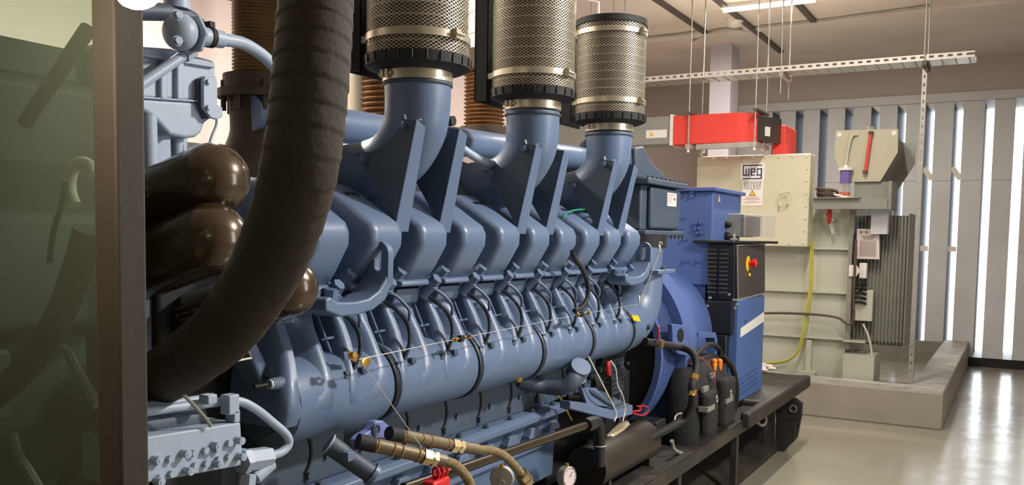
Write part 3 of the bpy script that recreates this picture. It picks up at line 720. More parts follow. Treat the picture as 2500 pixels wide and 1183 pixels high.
for n in range(1, 10):
    for o in (cov, hd, rn): dup(o, (0, PIT_Y*n, 0))
    if n < 9: dup(hn, (0, PIT_Y*n, 0))
# manifold segments
CXM, CZM, RM = -1.742, 1.187, 0.122
def seg(y0, y1):
    o = obj('intake_manifold', MB().lathe([(RM*0.96, 0), (RM, 0.004), (RM, y1-y0-0.004), (RM*0.97, y1-y0)], (CXM, y0, CZM), (0, 1, 0), 48), M_BLUE, EN, ang=50)
    return o
segs = [seg(1.72, 2.13)]
for i in range(1, 5): segs.append(seg(2.15+(i-1)*0.48, 2.61+(i-1)*0.48))
for i in range(5):
    y = 2.14+i*0.48
    obj('manifold_seal', MB().torus((CXM, y, CZM), (0, 1, 0), RM-0.003, 0.008, 48, 8), M_BLACK, segs[i])
    obj('manifold_bead', MB().torus((CXM, y+0.022, CZM), (0, 1, 0), RM-0.001, 0.007, 48, 8), M_BLUE, segs[i])
obj('manifold_end_cap', MB().lathe([(0.02, 0), (0.09, 0.01), (0.116, 0.035), (RM, 0.045)], (CXM, 1.675, CZM), (0, 1, 0), 48), M_BLUED, EN)  # darker than the manifold paint: shade on the end put into the colour
b = MB().prism([(1.60, 1.42), (1.63, 1.42), (1.72, 1.27), (1.72, 1.20), (1.70, 1.20)], 'X', -1.80, -1.72)
obj('manifold_end_web', b, M_BLUE, EN, bevel=0.01)
# manifold end elbow going up
P = [(CXM, 4.07, CZM), (CXM, 4.18, CZM+0.0), (CXM+0.005, 4.30, CZM+0.035), (CXM+0.01, 4.38, CZM+0.12), (CXM+0.01, 4.405, CZM+0.22), (CXM+0.005, 4.41, CZM+0.28)]
el = obj('charge_air_elbow', MB().tube(P, RM, 40, k=8, rfun=lambda t: RM-0.006*t), M_BLUE, EN, ang=50)
obj('elbow_flange', MB().cyl((CXM, 4.41, 1.462), (CXM, 4.41, 1.485), 0.15, n=32).box(CXM-0.02, CXM+0.15, 4.30, 4.56, 1.463, 1.484), M_BLUE, el, bevel=0.004)
obj('riser', MB().cyl((CXM, 4.41, 1.485), (CXM, 4.41, 1.60), 0.118, 0.125, n=32), M_BLUE, el)
b = MB()
for a in range(8): b.hexb((CXM+0.135*math.cos(a*PI/4), 4.41+0.135*math.sin(a*PI/4), 1.485), (0, 0, 1), 0.011, 0.016)
split('flange_bolt', b, M_BLUED, el)
obj('rubber_collar', MB().cyl((CXM, 4.43, 1.60), (CXM, 4.43, 1.665), 0.135, n=32), M_BLKM, el)
q = at('X', CXM+RM, 1551, 775)
obj('yellow_tag', MB().poly3([at('X', -1.612, 1541, 768), at('X', -1.612, 1557, 770), at('X', -1.612, 1563, 784), at('X', -1.612, 1546, 782)], (0.003, 0, 0)), M_YEL, el, label='yellow tag')
obj('dipped_boss', MB().hexb(at('X', -1.625, 1579, 797), (1, 0, 0), 0.014, 0.02), M_BLUED, el)
# intercooler box
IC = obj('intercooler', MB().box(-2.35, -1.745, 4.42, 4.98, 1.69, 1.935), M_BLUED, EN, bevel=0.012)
obj('side_cover', MB().box(-1.745, -1.715, 4.50, 4.96, 1.70, 1.925), M_BLUED, IC, bevel=0.014, seg=4)
obj('top_flange', MB().box(-2.4, -1.69, 4.38, 5.02, 1.935, 1.965), M_BLUED, IC, bevel=0.005)
obj('bottom_flange', MB().box(-2.4, -1.70, 4.38, 4.99, 1.665, 1.69), M_BLUED, IC, bevel=0.005)
b = MB()
for i in range(9): b.hexb((-1.695, 4.45+i*0.065, 1.665), (0, 0, -1), 0.010, 0.02); b.hexb((-1.71, 4.43+i*0.07, 1.965), (0, 0, 1), 0.010, 0.014)
split('flange_bolt', b, M_BLUED, IC)
obj('hood', MB().prism([(4.36, 2.12), (4.48, 2.14), (4.62, 2.06), (5.0, 1.965), (4.38, 1.965)], 'X', -2.35, -1.76), M_BLUED, IC, bevel=0.012)
rf = obj('round_flange', MB().cyl((-1.93, 4.30, 2.06), (-1.93, 4.38, 2.06), 0.15, n=40), M_BLUED, IC, bevel=0.008)
b = MB()
for a in range(10): b.hexb((-1.93+0.13*math.cos(a*PI/5), 4.30, 2.06+0.13*math.sin(a*PI/5)), (0, -1, 0), 0.012, 0.014)
split('round_flange_bolt', b, M_BLUED, rf)
obj('warning_label', MB().box(-1.715, -1.712, 4.735, 4.885, 1.83, 1.905), M_WHITE, IC)
b = MB()
for k, (w0, w1) in enumerate(((0.01, 0.13), (0.01, 0.07), (0.01, 0.08), (0.01, 0.075), (0.01, 0.05))): b.box(-1.712, -1.7112, 4.735+w0, 4.735+w1, 1.893-k*0.012, 1.896-k*0.012)
b.box(-1.712, -1.7112, 4.835, 4.865, 1.865, 1.878)
obj('printing', b, M_REDPR, IC)
# lifting eyes
def lifting_eye(y0, s):
    def u(a, c): return (y0+a*s, c)
    outer = [u(0.0, 1.475), u(0.0, 1.445), u(0.06, 1.425), u(0.13, 1.425), u(0.20, 1.435), u(0.255, 1.46), u(0.285, 1.51), u(0.285, 1.535), u(0.262, 1.535), u(0.255, 1.52), u(0.225, 1.488), u(0.18, 1.468), u(0.12, 1.462), u(0.05, 1.465), u(0.02, 1.482)]
    o = obj('lifting_eye', MB().prism(outer, 'X', -1.66, -1.565), M_BLUE, EN, bevel=0.006)
    b = MB(); ys = y0+0.262*s; n = 24; ro, ri = [], []
    ring = []
    for k in range(n):
        a = 2*PI*k/n
        ro.append((-1.603+0.040*math.cos(a), 1.565+(0.038*math.sin(a) + (0.026 if math.sin(a) >= 0 else -0.05))))
        ri.append((-1.603+0.014*math.cos(a), 1.578+(0.013*math.sin(a) + (0.024 if math.sin(a) >= 0 else -0.024))))
    R4 = [[V((x, yy, z)) for x, z in pts] for yy, pts in ((ys, ri), (ys, ro), (ys+0.024, ro), (ys+0.024, ri), (ys, ri))]
    b.ring_stack(R4, True, False)
    obj('eye_plate', b, M_BLUE, o)
    b = MB().hexb((-1.64, y0+0.10*s, 1.468), (0.2, 0, 1), 0.022, 0.028).hexb((-1.62, y0+0.01, 1.475), (0.3, 0, 1), 0.018, 0.024)
    split('lug_bolt', b, M_BLUE, o, ang=25)
    return o
lifting_eye(1.755, 1.0); lifting_eye(3.80, 1.15)

# filter elbows with brackets
FX = -1.63; FYS = (2.245, 2.99, 3.715)
def make_elbow():
    x, y = FX, FYS[0]
    P = [(x, y, 2.118), (x, y, 2.04), (x-0.012, y, 1.975), (x-0.06, y-0.0, 1.905), (x-0.13, y-0.0, 1.865), (x-0.24, y-0.01, 1.845), (x-0.42, y, 1.83)]
    o = obj('intake_elbow', MB().tube(P, 0.103, 36, k=8, rfun=lambda t: 0.103-0.012*t), M_BLUE, EN, ang=50)
    obj('neck_lip', MB().torus((x, y, 2.108), (0, 0, 1), 0.103, 0.006), M_BLUED, o)
    for k, yb in enumerate((y-0.115, y+0.115)):
        pts = [(-1.555, 1.985), (-1.60, 1.99), (-1.625, 1.955), (-1.66, 1.92), (-1.71, 1.898), (-1.78, 1.895), (-1.745, 1.86), (-1.65, 1.72), (-1.635, 1.655)]
        br = obj('support_bracket', MB().prism(pts, 'Y', yb, yb+0.008), M_BLUED, o)
        a = [V((-1.555, yb, 1.985)), V((-1.555, yb+0.046, 1.968)), V((-1.628, yb+0.062, 1.655)), V((-1.635, yb, 1.655))]
        obj('bracket_flange', MB().poly3(a, (0.006, 0, 0.001)), M_BLUE, br, bevel=0.002, seg=2)
        split('bracket_bolt', MB().hexb((-1.60, yb, 1.972), (0, -1, 0), 0.011, 0.014).hexb((-1.745, yb, 1.880), (0, -1, 0), 0.011, 0.014), M_BLUE, br, ang=25)
    obj('cable_tie', MB().tube([(-1.60, y-0.095, 1.975), (-1.605, y-0.10, 2.005), (-1.60, y-0.09, 1.985), (-1.56, y-0.08, 1.99)], 0.003, 6), M_FIT, o, label='white cable tie')
    return o
e0 = make_elbow()
for i in (1, 2): dup(e0, (0, FYS[i]-FYS[0], 0))
# coolant rail, turbo ducts and valley bodies behind
obj('coolant_rail', MB().cyl((-2.0, 1.9, 2.0), (-2.0, 4.3, 2.06), 0.058, n=24), M_BLUE, EN)
for y in (2.75, 3.45, 4.15): obj('rail_sleeve', MB().cyl((-2.0, y, 2.02), (-2.0, y+0.10, 2.025), 0.066, n=24), M_BLKM, EN)
for i, y in enumerate((2.30, 3.05, 3.80)):
    tb = obj('turbocharger', MB().lathe([(0.05, -0.13), (0.11, -0.11), (0.135, -0.02), (0.135, 0.06), (0.10, 0.10), (0.09, 0.2)], (-1.99, y-0.12, 1.79), (0.15, 1, 0), 32), M_BLUED, EN)
    obj('turbo_volute', MB().torus((-1.99, y-0.05, 1.79), (0.15, 1, 0), 0.11, 0.05, 32, 12), M_BLUED, tb)
    obj('turbo_clamp', MB().torus((-1.99, y+0.03, 1.79), (0.15, 1, 0), 0.10, 0.012, 32, 8), M_STEEL, tb)
obj('breather_hose', MB().tube([at('X', -1.80, 1108, 335), at('X', -1.80, 1125, 358), at('X', -1.78, 1155, 380), at('X', -1.76, 1190, 398), at('X', -1.76, 1212, 402)], 0.0155, 12), M_GREYBLUE, EN)
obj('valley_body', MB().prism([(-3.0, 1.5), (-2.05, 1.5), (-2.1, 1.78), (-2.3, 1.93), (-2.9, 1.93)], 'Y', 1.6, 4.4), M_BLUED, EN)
for i, y in enumerate((2.10, 2.34, 2.58, 2.82, 3.06, 3.30, 3.54, 3.78)):
    obj('exhaust_port', MB().ball((-1.86, y, 1.70), 0.05, (1.2, 0.8, 1)), M_BLUE, EN)
b = MB()
for k in range(4): b.hexb((-1.72, 1.9, 1.3), (1, 0, 0), 0.001, 0.001)
obj('left_end_casing', MB().box(-2.7, -1.84, 1.45, 1.66, 0.80, 1.62), M_BLKM, EN, bevel=0.02)  # black colour stands in for the deep shade at this end
# gauge sensor with black barrel
q = at('X', -1.60, 1104, 295)
s_ = thing('pressure_sensor', 'black barrel pressure sensor poking out beside the first intake elbow', 'sensor', q)
obj('barrel', MB().cyl(q+V((-0.05, 0, 0.0)), q+V((0.006, 0, 0)), 0.016), M_BLACK, s_)
obj('pale_band', MB().cyl(q+V((-0.03, 0, 0.0)), q+V((-0.018, 0, 0)), 0.0165), M_BRASS, s_)
# mounting foot (bright bracket right of sump)
mf = obj('mounting_foot', MB().poly3([at('X', -1.60, 1392, 978), at('X', -1.60, 1440, 985), at('X', -1.60, 1497, 1002), at('X', -1.60, 1545, 990), at('X', -1.60, 1545, 1011), at('X', -1.60, 1497, 1024), at('X', -1.60, 1392, 998)], (-0.05, 0, 0)), M_BLUE, EN, bevel=0.004)
obj('foot_pad', MB().poly3([at('Z', 0.80, 1385, 978), at('Z', 0.80, 1430, 950), at('Z', 0.80, 1545, 988), at('Z', 0.80, 1497, 1002)], (0, 0, -0.02)), M_BLUE, mf, bevel=0.004)
obj('foot_gusset', MB().poly3([at('X', -1.68, 1412, 945), at('X', -1.68, 1446, 945), at('X', -1.64, 1500, 994), at('X', -1.68, 1425, 985)], (0.016, 0, 0)), M_BLUE, mf)
obj('foot_gusset', MB().poly3([at('X', -1.66, 1440, 955), at('X', -1.62, 1500, 994), at('X', -1.66, 1520, 985), at('X', -1.72, 1470, 960)], (0, 0, 0.012)), M_BLUED, mf)
obj('foot_bolt', MB().hexb(at('Z', 0.80, 1512, 994), (0, 0, 1), 0.018, 0.02), M_BRASS, mf)
# oil filler
of = obj('oil_filler', MB().tube([at('X', -1.80, 1265, 928), at('X', -1.74, 1320, 942), at('X', -1.66, 1370, 945), at('X', -1.62, 1398, 928), at('X', -1.62, 1410, 908)], 0.036, 20, rfun=lambda t: 0.027+0.014*t), M_BLUED, EN)
q = at('X', -1.62, 1410, 908); q2 = at('X', -1.60, 1417, 896)
dd = (q2-q).normalized()
obj('filler_cap', MB().cyl(q-dd*0.02, q+dd*0.045, 0.046, n=28), M_BLUE, of, bevel=0.003)
obj('filler_band', MB().torus(q-dd*0.02, dd, 0.045, 0.004, 28, 6), M_GREYBLUE, of)
q = at('X', -1.68, 1262, 925)
obj('dip_stub', MB().cyl(q, q+V((-0.02, -0.12, 0.0)), 0.012), M_BLKM, EN); obj('dip_cap', MB().cyl(q, q+V((0.012, 0.012, 0)), 0.015), M_BRASS, EN)
# perforated starter guard
g0 = at('X', -1.74, 1513, 870); g1 = at('X', -1.74, 1540, 930)
ga = obj('starter_guard', MB(), M_BLUED, EN) if False else None
b = MB(); y0, y1, z0, z1 = 4.06, 4.22, 0.86, 1.03
nx, nz = 6, 7
for i in range(nx+1):
    yy = y0+(y1-y0)*i/nx; b.box(-1.745, -1.74, yy-0.005, yy+0.005, z0, z1)
for j in range(nz+1):
    zz = z0+(z1-z0)*j/nz; b.box(-1.745, -1.74, y0, y1, zz-0.0045, zz+0.0045)
ga = obj('perforated_guard', b, M_BLUED, EN)
obj('guard_leg', MB().box(-1.745, -1.735, 4.17, 4.185, 0.62, 0.86), M_BLUED, ga)
obj('starter_motor', MB().cyl((-1.84, 3.95, 0.92), (-1.84, 4.35, 0.92), 0.07).cyl((-1.80, 4.0, 1.04), (-1.80, 4.30, 1.04), 0.04), M_BLKM, EN)
b = MB()
for i in range(6): b.hexb((-1.765, 3.6+i*0.11, 0.98+0.02*(i % 2)), (1, 0, 0), 0.014, 0.03)
b.cyl((-1.83, 3.55, 1.0), (-1.83, 3.9, 0.98), 0.03).cyl((-1.80, 3.62, 0.86), (-1.75, 4.05, 0.80), 0.018).cyl((-1.80, 3.68, 0.90), (-1.74, 4.10, 0.82), 0.014)
split('auxiliary_pipe', b, M_BLKM, EN)

# ================================================================== AIR FILTERS
def make_filter(first):
    x, y, z0, H, R = FX, FYS[0], 2.168, 0.40, 0.158
    t = thing('air_filter', '', 'air filter', (x, y, 2.11), 'mesh air filter canisters')
    cap = obj('rubber_end_cap', MB().lathe([(0.10, 0.0), (R-0.02, 0.004), (R+0.004, 0.014), (R+0.006, 0.045), (R-0.004, 0.047)], (x, y, z0-0.025), n=48), M_BLKM, t)
    b = MB()
    for a in range(24):
        an = 2*PI*a/24; b.box(x-0.0, x+0.0008, y, y+0.0008, z0, z0+0.0004) if False else b.bar((x+(R+0.0065)*math.cos(an), y+(R+0.0065)*math.sin(an), z0-0.008), (x+(R+0.0065)*math.cos(an), y+(R+0.0065)*math.sin(an), z0+0.018), 0.003, 0.003)
    obj('end_cap_rib', b, M_BLACK, cap, kind='stuff')
    obj('pleated_core', MB().lathe([(R-0.008, 0), (R-0.008, H)], (x, y, z0+0.01), n=48), M_PLEAT, t)
    b = MB()
    for k in range(1, 11): b.torus((x, y, z0+0.012+k*H/11), (0, 0, 1), R-0.0075, 0.0035, 48, 6)
    split('glue_bead', b, M_GLUE, t)
    # expanded metal: two families of helical strands
    b = MB(); N = 58; S = 64; turns = 0.66; w = 0.0032
    for sgn in (1, -1):
        for i in range(N):
            prev = None
            for k in range(S+1):
                a = 2*PI*i/N + sgn*turns*2*PI*k/S
                c, s = math.cos(a), math.sin(a); rr = R-0.001+0.0012*sgn
                z = z0+0.012+(H-0.004)*k/S
                ta = V((-s, c, 0))*w*0.42
                p = V((x+rr*c, y+rr*s, z))
                v0 = b.bm.verts.new(p-ta); v1 = b.bm.verts.new(p+ta)
                if prev: b.bm.faces.new((prev[0], prev[1], v1, v0))
                prev = (v0, v1)
    obj('mesh_sleeve', b, M_MESH, t)
    obj('top_cap', MB().lathe([(R-0.004, 0), (R+0.004, 0.002), (R+0.004, 0.028), (R-0.02, 0.036), (0.02, 0.038)], (x, y, z0+H+0.008), n=48), M_BLKM, t)
    for zz in (z0+0.062, z0+H-0.035):
        c = obj('band_clamp', MB().lathe([(R+0.001, 0), (R+0.0035, 0), (R+0.0035, 0.021), (R+0.001, 0.021), (R+0.001, 0)], (x, y, zz), n=48, caps=False), M_CLAMP, t)
        an = math.radians(-12)
        c0 = V((x+(R+0.008)*math.cos(an), y+(R+0.008)*math.sin(an), zz+0.010))
        obj('clamp_screw', MB().box(c0.x-0.008, c0.x+0.010, c0.y-0.012, c0.y+0.012, zz-0.002, zz+0.024).cyl(c0+V((0.012, -0.02, 0)), c0+V((0.012, 0.025, 0)), 0.005, n=8), M_CLAMP, c)
    # dark side guard plate on the left of each canister
    gp = obj('side_guard', MB().box(x-R-0.045, x-R-0.036, y-0.10, y+0.10, z0-0.02, z0+H+0.02).box(x-R-0.045, x-R+0.01, y-0.10, y-0.092, z0-0.02, z0+H+0.02), M_BLKM, t)
    for zz in (z0+0.062, z0+H-0.035): obj('guard_strap', MB().box(x-R-0.036, x-R+0.03, y-0.095, y-0.09, zz, zz+0.021), M_CLAMP, gp)
    nk = obj('neck_clamp', MB().lathe([(0.099, 0), (0.108, 0), (0.108, 0.033), (0.099, 0.033)], (x, y, 2.114), n=40), M_CLAMP, t)
    an = math.radians(-115); c0 = V((x+0.115*math.cos(an), y+0.115*math.sin(an), 2.131))
    obj('neck_clamp_screw', MB().cyl(c0+V((-0.025, 0.008, 0)), c0+V((0.03, -0.008, 0)), 0.006, n=8).box(c0.x-0.012, c0.x-0.002, c0.y-0.006, c0.y+0.006, 2.12, 2.142).box(c0.x+0.010, c0.x+0.020, c0.y-0.012, c0.y, 2.12, 2.142), M_CLAMP, nk)
    return t
f0 = make_filter(0)
f0['label'] = 'nearest large mesh air filter canister, its top cut off by the frame'
f1 = dup(f0, (0, FYS[1]-FYS[0], 0.012)); f1['label'] = 'middle mesh air filter canister between the other two, on a blue elbow'
f2 = dup(f0, (0, FYS[2]-FYS[0], 0.010)); f2['label'] = 'farthest mesh air filter canister with its black top cap in view'

# far bank filters and exhausts
def bellows(name, label, x, y, z0, z1, r, m, n=18, pipe=True, flange=True, amp=0.010):
    t = thing(name, label, 'exhaust', (x, y, z0))
    prof = []
    for i in range(n*4+1):
        h = (z1-z0)*i/(n*4); prof.append((r+amp*math.cos(i*PI/2), h))
    obj('bellows', MB().lathe(prof, (x, y, z0), n=40), m, t, ang=80)
    if flange:
        obj('lower_flange', MB().cyl((x, y, z0-0.05), (x, y, z0), r+0.03), M_DKRUST, t)
        obj('upper_flange', MB().cyl((x, y, z1), (x, y, z1+0.05), r+0.03), M_DKRUST, t)
    return t
t = bellows('exhaust_bellows', 'coppery exhaust bellows under the white lagged pipe between first and second filters', -2.75, 4.45, 2.28, 2.60, 0.112, M_RUST, 14)
obj('lagged_pipe', MB().lathe([(0.10, 0), (0.10, 1.3)], (-2.75, 4.45, 2.72), n=32), M_FIT, t)
obj('pipe_joint', MB().cyl((-2.75, 4.45, 2.65), (-2.75, 4.45, 2.72), 0.13), M_DKRUST, t)
obj('lagging_seams', MB().torus((-2.75, 4.45, 2.80), (0, 0.1, 1), 0.10, 0.003).torus((-2.75, 4.45, 2.92), (0, 0.1, 1), 0.10, 0.003).torus((-2.75, 4.45, 3.04), (0, -0.1, 1), 0.10, 0.003), M_ZINC, t)
t = bellows('exhaust_bellows', 'coppery exhaust bellows seen left of the first blue elbow', -2.75, 3.50, 2.20, 2.62, 0.10, M_RUST, 16)
q = at('X', -2.9, 888, 220)
b = MB().lathe([(0.11, 0), (0.11, 0.6)], (q.x, q.y, 2.25), n=32)
tag(obj('rear_bank_filter', b, M_MESH), 'yellowish mesh canister on the far bank glimpsed left of the first blue elbow', 'air filter')
# near left exhaust
t = bellows('exhaust_bellows', 'big dark rusty exhaust bellows at the upper left behind the lagged hose', -2.03, 1.97, 2.12, 2.37, 0.072, M_BELLD, 24, amp=0.0035)
b = MB()
for a in range(8): b.cyl((-2.03+0.10*math.cos(a*PI/4+0.2), 1.97+0.10*math.sin(a*PI/4+0.2), 2.01), (-2.03+0.10*math.cos(a*PI/4+0.2), 1.97+0.10*math.sin(a*PI/4+0.2), 2.10), 0.008, n=8)
b.cyl((-2.03, 1.97, 2.05), (-2.03, 1.97, 2.075), 0.118)
b.cyl((-2.03, 1.97, 2.36), (-2.03, 1.97, 2.43), 0.118)
split('bolted_flange', b, M_DKRUST, t)
obj('exhaust_elbow', MB().tube([(-2.03, 1.97, 2.05), (-2.03, 1.97, 1.93), (-2.06, 1.93, 1.83), (-2.12, 1.85, 1.78), (-2.25, 1.75, 1.76)], 0.085, 28), M_DKRUST, t)

# ================================================================== ALTERNATOR
AX, AZ = -2.19, 1.0
AL = thing('alternator', 'bright blue alternator with a round housing and terminal box', 'alternator', (AX, 5.6, 0.5))
obj('flywheel_housing', MB().lathe([(0.46, 0), (0.52, 0.0), (0.52, 0.06), (0.51, 0.07), (0.51, 0.10)], (AX, 4.53, AZ), (0, 1, 0), 64), M_BLKM, AL)
obj('housing_rim', MB().lathe([(0.51, 0), (0.545, 0), (0.545, 0.03), (0.51, 0.03), (0.51, 0)], (AX, 4.52, AZ), (0, 1, 0), 64, caps=False), M_ALT, AL)
# louvred ring guard
b = MB(); 
for k in range(170):
    a = math.radians(-75+150*k/169)
    c, s = math.cos(a), math.sin(a)
    b.bar((AX+0.54*c, 4.55, AZ+0.54*s), (AX+0.54*c, 4.76, AZ+0.54*s), 0.0045, 0.006, up=(c, 0, s))
obj('ventilation_grille', b, M_ALT, AL, kind='stuff')
obj('grille_back', MB().lathe([(0.525, 0), (0.525, 0.17)], (AX, 4.60, AZ), (0, 1, 0), 64, caps=False), M_BLACK, AL)
obj('ring_flange', MB().lathe([(0.54, 0), (0.60, 0), (0.60, 0.03), (0.54, 0.03), (0.54, 0)], (AX, 4.77, AZ), (0, 1, 0), 64, caps=False), M_ALT, AL)
obj('housing_barrel', MB().lathe([(0.57, 0), (0.585, 0.02), (0.585, 0.22), (0.55, 0.32), (0.46, 0.42), (0.46, 1.6), (0.42, 1.66)], (AX, 4.80, AZ), (0, 1, 0), 64), M_ALT, AL)
obj('rear_guard', MB().prism([(5.02, 1.10), (5.36, 1.07), (5.40, 1.02), (5.40, 0.55), (5.37, 0.55), (5.37, 1.0), (5.33, 1.04), (5.02, 1.07)], 'X', -1.66, -1.60), M_ALT, AL)
# lifting lug on the housing
n = 20; ro, ri = [], []
lug_o = [at('X', -1.585, x, y) for x, y in ((1642, 790), (1672, 793), (1686, 808), (1686, 845), (1678, 870), (1655, 862), (1644, 840))]
lo_ = obj('lifting_lug', MB().poly3(lug_o, (-0.03, 0, 0)), M_ALT, AL, bevel=0.006)
hole = [at('X', -1.585, 1661+8*math.cos(a*PI/8), 818+17*math.sin(a*PI/8)) for a in range(16)]
obj('lug_hole', MB().poly3(hole, (0.0015, 0, 0)), M_BLACK, lo_)
# terminal box
tbx = obj('terminal_box', MB().box(-2.80, -1.76, 5.74, 6.42, 1.34, 1.965), M_ALT, AL, bevel=0.008)
obj('box_lid', MB().box(-2.82, -1.735, 5.71, 6.45, 1.965, 1.99), M_ALT, tbx, bevel=0.004)
b = MB()
for px, py in ((1661, 478), (1690, 468), (1690, 479), (1664, 531), (1661, 558), (1701, 544), (1711, 544), (1698, 558), (1709, 558), (1703, 568), (1712, 568), (1673, 583), (1706, 636), (1675, 636)):
    q = at('Y', 5.74, px, py); b.cyl(q, q+V((0, -0.006, 0)), 0.016, n=12); b.cyl(q+V((0, -0.006, 0)), q+V((0, -0.02, 0)), 0.011, n=6)
split('box_bolt', b, M_ALT, tbx)
b = MB().poly3([(-1.7595, 5.85, 1.90), (-1.7595, 5.90, 1.90), (-1.7595, 5.875, 1.945)], (0.002, 0, 0)); obj('warning_triangle', b, M_YEL, tbx)
obj('box_pedestal', MB().box(-2.7, -1.80, 5.76, 6.4, 1.2, 1.34), M_ALT, tbx)
# ------------------------------------------------ meter box
t = thing('meter_enclosure', 'grey meter enclosure with clear lid above the control cabinet', 'enclosure', (-1.66, 6.0, 1.66))
q0 = at('Y', 6.1, 1763, 521); q1 = at('Y', 6.1, 1816, 578); q2 = at('Y', 6.1, 1868, 527)
obj('grey_box', MB().box(q0.x, q1.x, 6.1, 6.4, q1.z, q0.z), M_ZINC, t, bevel=0.006)
obj('clear_lid', MB().box(q1.x+0.001, q2.x, 6.08, 6.4, q1.z, q0.z-0.008), M_CLEAR, t, bevel=0.006)
obj('inner_module', MB().box(q1.x+0.01, q1.x+0.06, 6.12, 6.3, q1.z+0.005, q0.z-0.02), M_BLACK, t)
for zz in (q0.z-0.075, q0.z-0.155):
    obj('cable_gland', MB().cyl((q0.x-0.04, 6.05, zz), (q0.x+0.06, 6.05, zz), 0.026).ball((q0.x+0.06, 6.05, zz), 0.026), M_BLKM, t)
# ================================================================== CONTROL CABINET
CB = thing('control_cabinet', 'black and blue control cabinet with red emergency stop button', 'cabinet', (-1.72, 6.1, 0.556))
cf, cbk = 5.72, 6.50
obj('lower_body', MB().box(-1.785, -1.58, cf+0.06, cbk-0.02, 0.556, 1.245), M_CAB, CB, bevel=0.004)
obj('upper_body', MB().prism([(cf, 1.62), (cbk, 1.62), (cbk+0.02, 1.245), (cf+0.03, 1.245)], 'X', -1.782, -1.60), M_BLACK, CB, bevel=0.005)
dk = obj('door', MB().poly3([(-1.598, cf+0.035, 1.60), (-1.598, cbk-0.02, 1.605), (-1.590, cbk, 1.265), (-1.590, cf+0.075, 1.258)], (0.006, 0, 0)), M_PANEL, CB)
b = MB().bar((-1.588, cf+0.03, 1.25), (-1.588, cbk+0.01, 1.26), 0.01, 0.012).bar((-1.592, cf+0.025, 1.61), (-1.592, cbk-0.01, 1.615), 0.008, 0.008).bar((-1.592, cf+0.028, 1.61), (-1.587, cf+0.068, 1.25), 0.008, 0.008)
obj('door_trim', b, M_ZINC, dk)
obj('stop_plate', MB().ball((-1.588, cf+0.30, 1.485), 0.055, (0.12, 1, 1)), M_YEL, dk)
obj('stop_button', MB().lathe([(0.018, 0), (0.018, 0.03), (0.028, 0.032), (0.030, 0.05), (0.02, 0.056)], (-1.585, cf+0.30, 1.485), (1, 0, 0.1)), M_REDP, dk, label='red emergency stop button')
obj('stop_key', MB().cyl((-1.583, cf+0.315, 1.42), (-1.58, cf+0.315, 1.40), 0.01), M_YEL, dk)
b = MB()
for r in range(11):
    for c in range(2):
        x0 = -1.775+c*0.078; z = 1.575-r*0.028
        b.prism([(5.711+0.0, z), (5.7205, z+0.010), (5.7205, z-0.002)], 'X', x0, x0+0.06)
split('vent_louvre', b, M_PANEL, CB)
obj('lower_front_cover', MB().box(-1.785, -1.63, cf-0.01, cf+0.059, 0.556, 1.02).box(-1.785, -1.60, cf+0.0, cf+0.059, 1.02, 1.244), M_BLACK, CB, bevel=0.012)
b = MB()
for px, py in ((1733, 646), (1792, 651), (1800, 662), (1795, 751), (1728, 746), (1735, 726), (1781, 718)):
    q = at('Y', cf-0.002, px, py if py > 700 else py+80); b.cyl(q, q+V((0, -0.008, 0)), 0.009, n=10)
split('screw', b, M_ZINC, CB)
lb = obj('white_strip_label', MB().poly3([(-1.579, cf+0.13, 1.055), (-1.579, cbk-0.03, 1.125), (-1.579, cbk-0.03, 1.055), (-1.579, cf+0.13, 0.995)], (0.002, 0, 0)), M_WHITE, CB)
q = at('X', -1.576, 1821, 784); text_mesh('ET', 0.03, (-1.5765, q.y, q.z), (0, 1, 0), (0, 0, 1), m=M_NAVY, parent=lb)
b = MB()
for r in range(4):
    for k in range(14): b.cyl((-1.58, cf+0.14+k*0.035, 0.60+r*0.035+k*0.002), (-1.578, cf+0.14+k*0.035, 0.60+r*0.035+k*0.002), 0.006, n=8)
obj('vent_holes', b, M_NAVY, CB, kind='stuff')
t = thing('rubber_mat', 'black rubber mat lying on top of the control cabinet', 'mat', (-1.7, 6.05, 1.622))
obj('mat_sheet', MB().poly3([(-1.88, 5.70, 1.622), (-1.60, 5.68, 1.622), (-1.50, 6.5, 1.622), (-1.85, 6.55, 1.622)], (0, 0, 0.018)), M_BLKM, t, bevel=0.006)
q = at('Y', 5.75, 1792, 590)
tag(obj('hinge_bolt', MB().cyl((q.x, 5.75, 1.641), (q.x, 5.75, 1.685), 0.008).cyl((q.x-0.025, 5.75, 1.648), (q.x+0.025, 5.75, 1.648), 0.007), M_STEEL), 'bright bolt standing on the mat on the cabinet', 'bolt')
t = thing('rag', 'crumpled pink and white rag on the black base behind the cabinet', 'rag', (-1.55, 6.8, 0.556))
b = MB()
q = at('Z', 0.56, 1880, 905)
for k in range(10): b.ball((q.x-0.02+random.uniform(-0.08, 0.08), q.y+random.uniform(-0.1, 0.1), 0.575+random.uniform(0, 0.03)), 0.03, (1.2, 1, 0.5), 8)
obj('cloth', b, M_PINKP, t)

